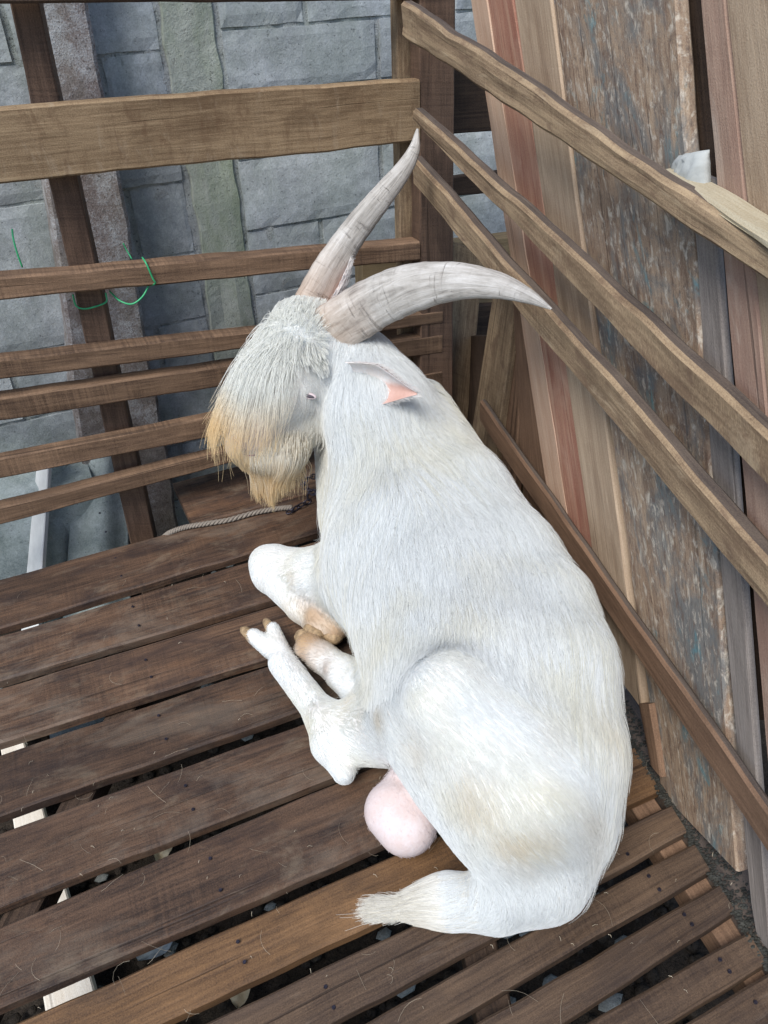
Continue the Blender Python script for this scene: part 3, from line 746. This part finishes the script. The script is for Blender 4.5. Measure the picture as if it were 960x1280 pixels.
def surface_nets(S):
    ins = S < 0
    c = [ins[dx:S.shape[0] - 1 + dx, dy:S.shape[1] - 1 + dy, dz:S.shape[2] - 1 + dz] for dx in (0, 1) for dy in (0, 1) for dz in (0, 1)]
    tot = sum(x.astype(np.int8) for x in c); act = (tot > 0) & (tot < 8)
    ix = np.argwhere(act); idm = np.full(act.shape, -1, np.int64); idm[tuple(ix.T)] = np.arange(len(ix))
    acc = np.zeros((len(ix), 3)); cnt = np.zeros(len(ix))
    cor = [(a, b, c_) for a in (0, 1) for b in (0, 1) for c_ in (0, 1)]
    for u in cor:
        for a in range(3):
            if u[a]: continue
            v = list(u); v[a] = 1
            s0 = S[tuple((ix + u).T)]; s1 = S[tuple((ix + v).T)]
            cr = (s0 < 0) != (s1 < 0); t = np.where(cr, s0 / np.where(cr, s0 - s1, 1), 0)
            pt = np.array(u, float) + np.outer(t, np.eye(3)[a]); acc += pt * cr[:, None]; cnt += cr
    V = lo + (ix + acc / cnt[:, None]) * RES
    Q = []
    for a in range(3):
        s0 = ins; sl0 = [slice(None)] * 3; sl1 = [slice(None)] * 3; sl0[a] = slice(0, -1); sl1[a] = slice(1, None)
        e0, e1 = s0[tuple(sl0)], s0[tuple(sl1)]
        for flip in (False, True):
            m = (e0 & ~e1) if not flip else (~e0 & e1)
            E_ = np.argwhere(m); b, c_ = (a + 1) % 3, (a + 2) % 3
            E_ = E_[(E_[:, b] > 0) & (E_[:, c_] > 0)]
            o = [E_.copy() for _ in range(4)]
            o[0][:, b] -= 1; o[0][:, c_] -= 1; o[1][:, c_] -= 1; o[3][:, b] -= 1
            q = np.stack([idm[tuple(x.T)] for x in o], 1)
            Q.append(q[:, ::-1] if flip else q)
    return V, np.concatenate(Q)
GV, GQ = surface_nets(S)
def weights(P, sharp=.012):
    D = np.stack([cap(P, p) for p in prims], 1); D -= D.min(1, keepdims=True); w = np.exp(-D / sharp); return w / w.sum(1, keepdims=True)
PC = np.stack([p['col'] for p in prims]); PH = np.array([p['hl'] for p in prims]); PD = np.array([p['dens'] for p in prims]); PB = np.stack([p['comb'] for p in prims])
wv = weights(GV, .006)
cols = np.ones((len(GV), 4)); cols[:, :3] = wv @ PC
goat = empty('goat', G(600, 900, .0), 'large white billy goat lying down with long curved horns and a yellowed beard', 'goat')

s = NT('goat_skin', .8, .2); at = s.n('ShaderNodeAttribute', attribute_name='Col').outputs['Color']
g_ = s.n('ShaderNodeNewGeometry').outputs['Position']; n1 = s.noise(g_, 30.0, 5, .6); n2 = s.noise(g_, 180.0, 5, .7)
s.col(s.mix(s.math('MULTIPLY', s.ramp(s.math('ADD', s.math('MULTIPLY', n1, .6), s.math('MULTIPLY', n2, .4)), [(.42, 1.0), (.6, 0.0)]), .35), at, s.mix(1.0, at, (.78, .62, .52), 'MULTIPLY')))
s.b.inputs['Subsurface Weight'].default_value = .0
s.bump(n2, .35, .003); M['skin'] = s.m
body = mesh('body', GV, GQ, M['skin'], goat, smooth=True, cols=cols)

s = NT('goat_hair', .75, .08); at = s.n('ShaderNodeAttribute', attribute_name='Col').outputs['Color']
s.col(at)
tr = s.n('ShaderNodeBsdfTranslucent', {'Color': at}); mx = s.n('ShaderNodeMixShader', {0: .34, 1: s.b.outputs[0], 2: tr.outputs[0]})
s.t.links.new(mx.outputs[0], s.t.nodes['Material Output'].inputs[0]); M['hair'] = s.m

def add_hair(name, pts, rad, col, parent, kind=None):
    """pts (n, k, 3) world, rad (n, k), col (n, k, 3)"""
    n, k, _ = pts.shape
    cu = bpy.data.hair_curves.new(name); cu.add_curves([k] * n)
    c0 = np.zeros(3); q = parent
    while q is not None: c0 = c0 + np.array(q.location); q = q.parent
    cu.attributes['position'].data.foreach_set('vector', (pts - c0).astype(np.float32).ravel())
    ra = cu.attributes.get('radius') or cu.attributes.new('radius', 'FLOAT', 'POINT')
    ra.data.foreach_set('value', rad.astype(np.float32).ravel())
    ca = cu.attributes.new('Col', 'FLOAT_COLOR', 'POINT')
    ca.data.foreach_set('color', np.concatenate([col, np.ones((n, k, 1))], -1).astype(np.float32).ravel())
    cu.materials.append(M['hair'])
    o = bpy.data.objects.new(name, cu); o.parent = parent; COL.objects.link(o)
    return o
def unit(v): return v / np.maximum(np.linalg.norm(v, axis=-1, keepdims=True), 1e-9)
# cheap smooth noise on points
def wav(P, f, seed):
    r = np.random.default_rng(seed); o = 0
    for i in range(5):
        d = r.normal(size=3); d /= np.linalg.norm(d); o = o + np.sin(P @ d * f * (1 + .5 * i) + r.uniform(0, 6.28))
    return o / 5
def grow(P, Dr, L, k, lift, jitter=.18, hug=.8, grav=0.0, clump=.0, cell=.012, seed=0):
    r = np.random.default_rng(seed); n = len(P)
    out = np.zeros((n, k, 3)); out[:, 0] = P; p = P.copy(); st = L / (k - 1)
    Dr = unit(Dr + r.normal(size=(n, 3)) * jitter)
    for i in range(1, k):
        g = tri(p, GR); t_ = i / (k - 1)
        d = Dr + DN * grav * t_
        din = np.einsum('ij,ij->i', d, g)
        near = np.clip(1 - (tri(p, S) - .03) / .03, 0, 1)      # only hug when close to the skin
        d = unit(d - g * (np.minimum(din, 0) + np.maximum(din, 0) * .8)[:, None] * near[:, None])
        q = p + d * st[:, None]
        sd = tri(q, S); g = tri(q, GR); tgt = lift * (t_ ** .7) + .001
        corr = np.where(sd < tgt, tgt - sd, (tgt - sd) * hug * near)
        q = q + g * corr[:, None]
        out[:, i] = q; p = q
    if not np.isscalar(clump) or clump:
        key = np.floor((P + .5 * cell * np.stack([wav(P, 90, 1), wav(P, 90, 2), wav(P, 90, 3)], 1)) / cell).astype(np.int64)
        h = key[:, 0] * 73856093 ^ key[:, 1] * 19349663 ^ key[:, 2] * 83492791
        _, inv, cn = np.unique(h, return_inverse=True, return_counts=True)
        mean = np.zeros((len(cn), k, 3)); np.add.at(mean, inv, out); mean /= cn[:, None, None]
        tt = (np.linspace(0, 1, k) ** 1.3)[None, :, None] * clump
        tw = mean[inv]
        out = out * (1 - tt) + tw * tt
    out[..., 2] = np.maximum(out[..., 2], .002)
    return out
vd = unit(W[:, 2])
def snap(p, off):   # nearest skin point along the view ray
    q_ = p - vd * .15
    for _ in range(120):
        d_ = tri(q_[None], S)[0]
        if d_ < .0015: break
        q_ = q_ + vd * max(d_ * .5, .0008)
    return q_ - vd * off
# roots over the whole body
q = GV[GQ]; A1 = np.linalg.norm(np.cross(q[:, 1] - q[:, 0], q[:, 2] - q[:, 0]), axis=1) / 2; A2 = np.linalg.norm(np.cross(q[:, 2] - q[:, 0], q[:, 3] - q[:, 0]), axis=1) / 2
ar = A1 + A2
def roots(n, seed):
    r = np.random.default_rng(seed); f = r.choice(len(GQ), n, p=ar / ar.sum()); u, v = r.random((2, n, 1))
    Q_ = q[f]; return (Q_[:, 0] * (1 - u) + Q_[:, 1] * u) * (1 - v) + (Q_[:, 3] * (1 - u) + Q_[:, 2] * u) * v
NH = 240000
P = roots(NH, 5); w = weights(P)
dens = w @ PD; keep = (np.random.default_rng(6).random(NH) < dens) & (P[:, 2] > .012)
P = P[keep]; w = w[keep]; n = len(P)
Lh = w @ PH; Lh = Lh * np.where(Lh > .028, 1.9, np.where(Lh > .016, 1.5, 1.35)) * np.random.default_rng(7).uniform(.7, 1.25, n)
Dr = unit(w @ PB)
Dr = unit(Dr + .26 * np.stack([wav(P, 14, 11), wav(P, 14, 12), wav(P, 14, 13)], 1))
hp = grow(P, Dr, Lh, 6, np.clip(Lh * .11, .0005, .006), .10, clump=np.clip(Lh / .06, .12, .8)[:, None, None], cell=.010, seed=8)
t6 = np.linspace(0, 1, 6)
rd = np.outer(np.clip(.00020 + Lh * .0032, 0, .00034), 1 - .75 * t6)
base = w @ PC
tint = np.clip(.1 + .9 * wav(P, 11, 21) + .5 * wav(P, 34, 22), 0, 1)[:, None]       # faint cream staining in the coat
cc = base * (1 - .09 * tint * np.array([.5, 1.0, 2.2])) * np.random.default_rng(9).uniform(.93, 1.04, (n, 1))
def stains(P_):
    o_ = np.zeros(len(P_)); x_ = (P_ - CAMP) @ W; u_ = 480 + x_[:, 0] / x_[:, 2] * F; v_ = 640 + x_[:, 1] / x_[:, 2] * F
    for (sx, sy, sr, sa) in ((515, 905, 34, .5), (640, 880, 26, .6), (722, 850, 34, .55), (575, 965, 44, .5), (640, 1045, 40, .6), (500, 700, 26, .45), (470, 880, 22, .5), (420, 915, 20, .5), (590, 850, 18, .7), (560, 640, 30, .4), (735, 1010, 36, .45), (350, 735, 16, .4)):
        c_ = snap(G(sx, sy, .2), 0); d_ = np.linalg.norm(P_ - c_, axis=1) / RM(sr, c_)
        o_ = np.maximum(o_, sa * np.exp(-d_ ** 2) * np.clip(.75 + .6 * wav(P_, 60, 90), 0, 1.2))
    return np.clip(o_, 0, 1)
cc = cc * (1 - stains(P)[:, None] * np.array([.16, .27, .42]))
hc = np.repeat(cc[:, None, :], 6, 1)
add_hair('coat', hp, rd, hc, body)

# long guard hair in loose locks on neck, shoulder and along the back
r = np.random.default_rng(70)
Pg = roots(120000, 71); wg = weights(Pg)
sel = (wg[:, :I_HEAD] @ PH[:I_HEAD] > .029) & (Pg[:, 2] > .10)
ridge = wg[:, 6:12].sum(1) + wg[:, [0, 13, 14]].sum(1) * .6 + wg[:, 1] * .12
sel &= r.random(len(Pg)) < np.clip(.02 + ridge * .6, 0, 1) * .5
Pg = Pg[sel]; wg = wg[sel]; n = len(Pg)
Dg = unit(wg @ PB); Dg = unit(Dg + .42 * np.stack([wav(Pg, 9, 31), wav(Pg, 9, 32), wav(Pg, 9, 33)], 1) + DN * .12)
Lg = r.uniform(.06, .115, n)
hg = grow(Pg, Dg, Lg, 9, .011, .07, hug=.7, grav=.25, clump=.82, cell=.017, seed=72)
cg = (wg @ PC)[:, None, :] * r.uniform(.93, 1.05, (n, 1, 1)) * (1 - np.clip(wav(Pg, 8, 35) - .1, 0, 1)[:, None, None] * np.array([.06, .12, .28]))
add_hair('guard_hair', hg, np.outer(np.full(n, .00030), 1 - .8 * np.linspace(0, 1, 9)), np.repeat(cg, 9, 1), body)

# forelock, long hair falling from between the horns over the face
r = np.random.default_rng(20)
crown = G(372, 402, .545)
n = 9000
Pr = roots(160000, 21); wr = weights(Pr, .008)
hm = wr[:, [I_HEAD, I_HEAD + 1]].sum(1) > .5
hx = (Pr @ W - CAMP @ W); pxx = 480 + hx[:, 0] / hx[:, 2] * F; pyy = 640 + hx[:, 1] / hx[:, 2] * F
nr = tri(Pr, GR)
sel = hm & (nr[:, 2] > -.1) & (pxx < 405) & (pyy < 455) & (pyy > 350)
Pr = Pr[sel]; Pr = Pr[r.choice(len(Pr), min(n, len(Pr)), replace=False)]; n = len(Pr)
xx = (Pr - CAMP) @ W; px = 480 + xx[:, 0] / xx[:, 2] * F; py = 640 + xx[:, 1] / xx[:, 2] * F
# fan out in the picture plane from the crown, then fall
tq = np.clip(((px - 333) * 58 + (py - 402) * 26) / (58 ** 2 + 26 ** 2), 0, 1) + r.normal(size=n) * .06
fx, fy = px - (333 + 58 * tq), py - (402 + 26 * tq) + 4
ang = np.arctan2(fy, fx) + r.normal(size=n) * .2 + .35 * wav(Pr, 45, 77)
fan = np.stack([np.cos(ang), np.sin(ang), -.25 * np.ones(n)], 1) @ W.T
Lf = r.uniform(.08, .21, n) * np.where((np.sin(ang) > .6), 1.28, 1) * np.clip(1.0 - (px - 356) / 22, .22, 1) * np.where(np.sin(ang) < -.2, .5, 1) * np.where((np.cos(ang) > .15) & (np.sin(ang) < .96), .38, 1)
lf = .018 + .040 * np.clip(-np.cos(ang), 0, 1) * np.clip(np.sin(ang) + .6, 0, 1)
fl_ = grow(Pr, unit(fan), Lf, 12, lf, .12, hug=.35, grav=1.1, clump=.8, cell=.010, seed=22)
t12 = np.linspace(0, 1, 12)[None, :, None]
xt = (fl_ - CAMP) @ W; pxt = 480 + xt[..., 0] / xt[..., 2] * F; pyt = 640 + xt[..., 1] / xt[..., 2] * F
yl = np.clip((pyt - 478) / 70 + np.clip((300 - pxt) / 45, 0, 1) * .7 * (pyt > 440) - .25, 0, 1)[..., None] * np.clip(t12 * 1.4 - .2, 0, 1)
fc = np.array(WHITE) * (1 - yl) + np.array(YEL) * yl * 1.05
fc = fc * r.uniform(.88, 1.04, (n, 1, 1)) * np.array([1.02, 1.0, .95])
add_hair('forelock', fl_, np.outer(np.full(n, .00042), 1 - .6 * np.linspace(0, 1, 12)), fc, body)

# beard
def tuft(name, src, npt, dirv, L0, L1, spread, c0, c1, parent, grav=.4, clump=.8, cell=.008, rad=.00045, seed=30, k=10, aim=None, away=None):
    r = np.random.default_rng(seed)
    a, ra, b, rb = src; t = r.random(npt)
    u = unit(r.normal(size=(npt, 3)))
    P_ = a + (b - a) * t[:, None] + u * (ra + (rb - ra) * t)[:, None] * .9
    D_ = unit(np.asarray(dirv) + u * spread) if aim is None else unit(unit(aim - P_) + u * spread)
    if away is not None: D_ = unit(unit(P_ - away) + u * spread)
    h_ = grow(P_, D_, r.uniform(L0, L1, npt), k, .003, .06, hug=0.0, grav=grav, clump=clump, cell=cell, seed=seed + 1)
    tt = np.linspace(0, 1, k)[None, :, None] ** 1.0
    c = np.array(c0) * (1 - tt) + np.array(c1) * tt
    c = np.repeat(c, npt, 0) * r.uniform(.84, 1.05, (npt, 1, 1))
    return add_hair(name, h_, np.outer(np.full(npt, rad), 1 - .7 * np.linspace(0, 1, k)), c, parent)
a, b = G(362, 556, .365), G(325, 566, .355)
tuft('beard', (a, RM(33, a), b, RM(24, b)), 11000, (-.02, -.05, -1), .035, .115, .15, (.92, .88, .78), (.86, .66, .38), body, seed=30, aim=G(354, 780, -.02))
a, b = G(300, 535, .385), G(308, 562, .365)
tuft('beard', (a, RM(20, a), b, RM(12, b)), 3000, (-.1, -.2, -1), .02, .05, .30, (.90, .80, .64), YEL, body, seed=33)
# tail brush
a, b = G(610, 1127, .045), G(532, 1130, .03); td = b - a; td /= np.linalg.norm(td)
tuft('tail_brush', (a, RM(27, a), b, RM(16, b)), 20000, td, .03, .13, .17, (.92, .93, .91), (.88, .85, .77), body, grav=.12, clump=.65, cell=.010, seed=40, away=G(800, 1112, .06))

# horns
def horn(pts, w, flat, label, seed):
    k = 70; sides = 28
    C3 = spline([G(x, y, z) for x, y, z in pts], k)
    Ws = np.interp(np.linspace(0, 1, k + 1), np.linspace(0, 1, len(w)), w)
    V = []; Fc = []; UV = []; Cc = []; L = 0
    vd = unit(W[:, 2]); prev = None
    for i in range(k + 1):
        t = C3[min(i + 1, k)] - C3[max(i - 1, 0)]; t /= np.linalg.norm(t)
        x = vd - t * np.dot(vd, t); x /= np.linalg.norm(x); y = np.cross(t, x)
        if i: L += np.linalg.norm(C3[i] - C3[i - 1])
        s_ = i / k
        R_ = RM(Ws[i], C3[i])
        ring = 1 + .022 * math.sin(L * 210 + 3 * nz(L * 20, seed)) * max(0, 1 - s_ * 1.1) + .03 * nz(L * 30, seed + 4)
        for j in range(sides):
            a_ = 2 * math.pi * j / sides
            keel = 1 - .16 * math.cos(3 * a_ + 1.0) * (1 - s_)
            rr = R_ * ring * keel * (1 + .02 * nz(math.cos(a_) * 3, math.sin(a_) * 3, L * 8 + seed))
            V.append(C3[i] + x * math.cos(a_) * rr * flat + y * math.sin(a_) * rr)
            b_ = min(1, s_ * 2.6); Cc.append((b_, s_, 0, 1))
    for i in range(k):
        for j in range(sides):
            j2 = (j + 1) % sides; Fc.append((i * sides + j, i * sides + j2, (i + 1) * sides + j2, (i + 1) * sides + j))
            u0, u1 = i / k * L, (i + 1) / k * L; UV += [(u0, j / sides * .16), (u0, (j + 1) / sides * .16), (u1, (j + 1) / sides * .16), (u1, j / sides * .16)]
    Fc.append(tuple(k * sides + j for j in range(sides))); UV += [(L, 0)] * sides
    o = mesh('horn', V, Fc, M['horn'], body, UV, smooth=True, cols=Cc)
    o['label'] = label
s = NT('horn', .55, .35); uv = s.n('ShaderNodeUVMap').outputs[0]; at = s.n('ShaderNodeAttribute', attribute_name='Col')
sp = s.n('ShaderNodeSeparateColor', {'Color': at.outputs['Color']})
g1 = s.noise(s.map(uv, (7, 90, 1)), 1.0, 7, .75, 1.2); g2 = s.noise(s.map(uv, (55, 5, 1)), 1.0, 5, .75, 2.5); g3 = s.noise(s.map(uv, (14, 25, 1)), 1.0, 5, .65)
v = s.math('ADD', s.math('MULTIPLY', g1, .62), s.math('ADD', s.math('MULTIPLY', g2, .06), s.math('MULTIPLY', g3, .38)))
crk = s.math('MULTIPLY', s.ramp(g2, [(.33, 1.0), (.40, 0.0)]), s.ramp(g3, [(.40, 0.0), (.6, 1.0)]))
tipc = s.ramp(v, [(.36, (.17, .155, .14)), (.50, (.46, .435, .40)), (.66, (.70, .68, .65))])
basc = s.ramp(v, [(.38, (.17, .09, .055)), (.50, (.46, .31, .21)), (.66, (.64, .51, .40))])
s.col(s.mix(s.math('MULTIPLY', crk, .38), s.mix(sp.outputs[0], basc, tipc), (.16, .12, .09))); s.bump(s.math('SUBTRACT', s.math('ADD', s.math('MULTIPLY', g1, .9), s.math('MULTIPLY', g2, .25)), crk), .8, .003); M['horn'] = s.m
horn([(392, 430, .50), (410, 412, .535), (440, 392, .575), (475, 372, .61), (515, 358, .64), (568, 351, .67), (618, 356, .69), (657, 369, .70), (689, 386, .705)],
     [30, 33, 33, 32, 31, 25, 18, 11, 1.5], .72, 'thick cream horn curving to the right', 3)
horn([(380, 396, .52), (388, 376, .55), (409, 336, .60), (441, 289, .66), (475, 247, .72), (502, 214, .765), (517, 188, .80), (522, 161, .835)],
     [22.5, 22.5, 20.5, 17.5, 15, 11.5, 8, 1.5], .85, 'slender grey horn pointing up to the top rail', 9)

# ears
def at_depth(px, py, d): r_ = ray(px, py); return CAMP + r_ * d / F
def ear(A_, T_, wpx, back, open_ang, label, seed, tone=False):
    ax_ = T_ - A_; L = np.linalg.norm(ax_); ax_ /= L
    def frame(u):
        B_ = (np.asarray(back[0], float) * (1 - u) + np.asarray(back[1], float) * u) @ W.T
        B_ = B_ - ax_ * np.dot(B_, ax_); B_ /= np.linalg.norm(B_); return B_, np.cross(ax_, B_)
    nu, nv = 16, 14; V = []; Fc = []; Cc = []
    for lay in (0, 1):
        for i in range(nu + 1):
            u = i / nu; w_ = RM(wpx, A_) * (.55 + .45 * math.sin(math.pi * min(1, u * .62 + .14))) * (1 - max(0, u - .45) / .55 * .93) 
            B_, S_ = frame(u)
            for j in range(nv + 1):
                ph = (j / nv * 2 - 1) * math.radians(open_ang); rr = w_ - lay * .0025 * (1 - u * .7)
                V.append(A_ + ax_ * u * L + B_ * (math.cos(ph) - .35) * rr + S_ * math.sin(ph) * rr * 1.05)
                c = (.80, .74, .72) if lay == 0 else (.64, .42, .36)
                if lay and (j < 1 or j > nv - 1): c = (.75, .62, .55)
                low_ = np.dot(S_, W[:, 1]) * math.sin(ph)
                if lay and tone: f_ = float(np.clip((low_ + (u - .5) * .9 + .05) * 4, 0, 1)); c = tuple(f_ * a_ + (1 - f_) * b_ for a_, b_ in zip((.64, .42, .36), (.84, .82, .80)))
                Cc.append((*c, 1))
    k = nv + 1; m_ = k * (nu + 1)
    for i in range(nu):
        for j in range(nv):
            q_ = (i * k + j, i * k + j + 1, (i + 1) * k + j + 1, (i + 1) * k + j); Fc.append(q_); Fc.append(tuple(a + m_ for a in reversed(q_)))
    for i in range(nu):
        for j in (0, nv): b_ = i * k + j; Fc.append((b_, b_ + k, b_ + k + m_, b_ + m_))
    for j in range(nv): b_ = nu * k + j; Fc.append((b_, b_ + 1, b_ + 1 + m_, b_ + m_))
    o = mesh('ear', V, Fc, M['skin'], body, smooth=True, cols=Cc)
    if label: o['label'] = label
    r = np.random.default_rng(seed); n_ = 700; ii = r.integers(1, nu, n_); jj = r.integers(0, nv + 1, n_); VV = np.array(V)
    Pq = VV[ii * k + jj]; Pn = VV[np.minimum(ii + 1, nu) * k + jj]; Pc = A_ + ax_ * (ii / nu)[:, None] * L
    outw = unit(Pq - Pc); Ls = r.uniform(.008, .016, n_)
    P0 = Pq + outw * .0006 + (Pn - Pq) * r.random((n_, 1))
    pts_ = np.stack([P0 + (ax_[None] + outw * .12 + r.normal(size=(n_, 3)) * .12) * (Ls * tt)[:, None] for tt in (0, .35, .7, 1)], 1)
    add_hair('ear_hair', pts_, np.outer(np.full(n_, .0004), [1, .8, .6, .25]), np.tile(np.array([.86, .84, .82]), (n_, 4, 1)), o)
# eye, half closed
e0 = G(384, 491, .487)
vd = unit(W[:, 2]); right = unit(W[:, 0]); dn_ = unit(W[:, 1])
def blob(name, c, axes, rr, m, parent, cols=None):
    V = []; Fc = []; nu, nv = 14, 8
    for i in range(nv + 1):
        th = math.pi * i / nv
        for j in range(nu):
            ph = 2 * math.pi * j / nu
            V.append(c + axes[0] * rr[0] * math.sin(th) * math.cos(ph) + axes[1] * rr[1] * math.sin(th) * math.sin(ph) + axes[2] * rr[2] * math.cos(th))
    for i in range(nv):
        for j in range(nu): Fc.append((i * nu + j, i * nu + (j + 1) % nu, (i + 1) * nu + (j + 1) % nu, (i + 1) * nu + j))
    return mesh(name, V, Fc, m, parent, smooth=True)
M['eye'] = plain('eye', (.10, .085, .10), .15, .5, 60, .1)
M['lid'] = plain('pink_eyelid', (.62, .52, .53), .6, .3, 60, .1)
ec = snap(e0, -.001)
t_ax = unit(right * 1.0 + dn_ * .25); u_ax = unit(np.cross(vd, t_ax))
blob('eyelid', ec + u_ax * .0, (t_ax, u_ax, vd), (.0140, .0062, .0035), M['lid'], body)
blob('eye', ec - vd * .0022 + u_ax * (.0012 if np.dot(u_ax, dn_) > 0 else -.0012), (t_ax, u_ax, vd), (.0108, .0032, .0035), M['eye'], body)

M['nostril'] = plain('nostril', (.30, .16, .15), .5, .4, 60, .2)
nc = snap(G(293, 549, .40), -.001)
blob('nostril', nc, (unit(right * .5 + dn_), unit(right - dn_ * .5), vd), (.008, .0035, .003), M['nostril'], body)
mp = [snap(G(x_, y_, .38), .0003) for x_, y_ in ((300, 566), (308, 568), (318, 567), (328, 562))]
tube('mouth', spline(mp, 12), .0014, M['nostril'], body, sides=6)
# ears, rooted on the skin
eb = snap(G(434, 471, .5), .012); de = dep(eb)
ear(eb, at_depth(521, 492, de - .075), 27, ((0, -.5, .85), (0, -.5, .85)), 78, 'near ear with its pink inside showing', 50, True)
eb2 = G(404, 388, .54); d2 = dep(eb2)
ear(eb2, at_depth(441, 316, d2 + .02), 17, ((.6, -.1, .5), (.6, -.1, .5)), 95, 'far ear seen between the horns', 51)

# hooves: pairs of horny claws
M['hoof'] = plain('hoof_horn', (.36, .255, .15), .6, .35, 120, .5, bump=.6)
def claw(p0, p1, r0, r1, lab=None):
    a, b = G(*p0), G(*p1); pts_ = [a + (b - a) * t for t in np.linspace(0, 1, 7)]
    rr = [RM(r0, a) * .75] + [RM(r0 + (r1 - r0) * t, a) for t in np.linspace(0.15, 1, 6)]; rr[-1] *= .55
    return tube('hoof', pts_, rr, M['hoof'], body, sides=10, flat=.8)
claw((320, 799, .026), (302, 785, .022), 10, 5)
claw((342, 792, .034), (331, 774, .032), 8.5, 4.5)
claw((390, 810, .04), (374, 790, .04), 15, 10)
claw((398, 800, .045), (384, 782, .045), 13, 9)
claw((404, 782, .046), (424, 802, .04), 15, 10)
claw((414, 778, .05), (430, 790, .045), 11, 8)

# ------------------------------------------------------------------ chain, swivel ring, rope
ch = empty('chain', G(392, 615, .02), 'dark iron chain with twisted links hanging from the neck of the goat', 'chain')
def linkring(c, d1, d2, r1, r2, th, name='link'):
    tube(name, [c + d1 * r1 * math.cos(a) + d2 * r2 * math.sin(a) for a in np.linspace(0, 2 * math.pi, 18)[:-1]], th, M['iron'], ch, sides=6, closed=True, up=np.cross(d1, d2))
path = spline([G(428, 592, .12), G(416, 602, .09), G(405, 612, .05), G(396, 618, .03), G(386, 612, .03), G(378, 604, .035), G(388, 596, .05), G(400, 596, .07), G(410, 592, .09)], 17)
for i in range(len(path) - 1):
    c = (path[i] + path[i + 1]) / 2; d = unit(path[i + 1] - path[i]); L = np.linalg.norm(path[i + 1] - path[i])
    s1 = unit(np.cross(d, vd if i % 2 else dn_)); linkring(c, d, s1, L * .68, .0062, .0019)
linkring(G(393, 621, .012), right, unit(dn_ * .8 + vd * .4), .017, .019, .0028, 'ring')
pa = spline([G(388, 626, .014), G(378, 630, .012), G(368, 637, .010), G(359, 641, .008)], 4)
for i in range(4):
    c = (pa[i] + pa[i + 1]) / 2; d = unit(pa[i + 1] - pa[i]); L = np.linalg.norm(pa[i + 1] - pa[i])
    linkring(c, d, unit(np.cross(d, np.array([0, 0, 1.0]))) if i % 2 else np.array([0, 0, 1.0]), L * .66, .006, .0019)
# laid rope of three strands
rp = empty('rope', G(300, 650, .0), 'frayed grey rope lying along the back floor plank tied to the chain', 'rope')
ctr = spline([G(365, 634, .012), G(345, 636, .010), G(318, 641, .010), G(285, 650, .010), G(255, 655, .010), G(232, 659, .009), G(214, 665, .006), G(204, 672, -.01)], 150)
for sidx in range(3):
    pts_ = []
    for i, c in enumerate(ctr):
        t = unit(ctr[min(i + 1, 150)] - ctr[max(i - 1, 0)]); s1 = unit(np.cross(t, [0, 0, 1.0])); s2 = np.cross(s1, t); a_ = i * .55 + sidx * 2.094
        pts_.append(c + (s1 * math.cos(a_) + s2 * math.sin(a_)) * .0035)
    tube('strand', pts_, .0032, M['rope'], rp, sides=6)
fz = []
r = np.random.default_rng(60)
# loose fibres, straw and shed hair lying on the boards
def strays(n, x0, x1, y0, y1, L0, L1, rad, m, name, label, cat, seed, bend=.4):
    r = np.random.default_rng(seed); V = []; Fc = []
    for i in range(n):
        p = on_z(r.uniform(x0, x1), r.uniform(y0, y1), .0035); a_ = r.uniform(0, 6.28); L = r.uniform(L0, L1); da = r.normal() * bend; pts_ = []
        q_ = p.copy(); ns = 5
        for j in range(ns + 1):
            pts_.append(q_.copy()); q_ = q_ + np.array([math.cos(a_), math.sin(a_), 0]) * L / ns; a_ += da / ns; q_[2] = .0035 + .002 * math.sin(j)
        k0 = len(V)
        for j, c in enumerate(pts_):
            t = pts_[min(j + 1, ns)] - pts_[max(j - 1, 0)]; t = unit(t); s1 = np.cross(t, [0, 0, 1.0])
            for (cx_, cz) in ((1, 0), (-.5, .87), (-.5, -.87)): V.append(c + s1 * cx_ * rad + np.array([0, 0, cz * rad]))
        for j in range(ns):
            for k_ in range(3): Fc.append((k0 + j * 3 + k_, k0 + j * 3 + (k_ + 1) % 3, k0 + (j + 1) * 3 + (k_ + 1) % 3, k0 + (j + 1) * 3 + k_))
    return tag(mesh(name, V, Fc, m), label, cat, kind='stuff')
strays(110, -40, 940, 700, 1300, .012, .05, .00016, M['straw'], 'shed_hair', 'thin white hairs shed on the floor planks', 'hair', 61, 1.2)
strays(90, -40, 940, 640, 1300, .003, .009, .0005, M['straw'], 'straw_bits', 'short straw bits scattered on the floor planks', 'straw', 62)
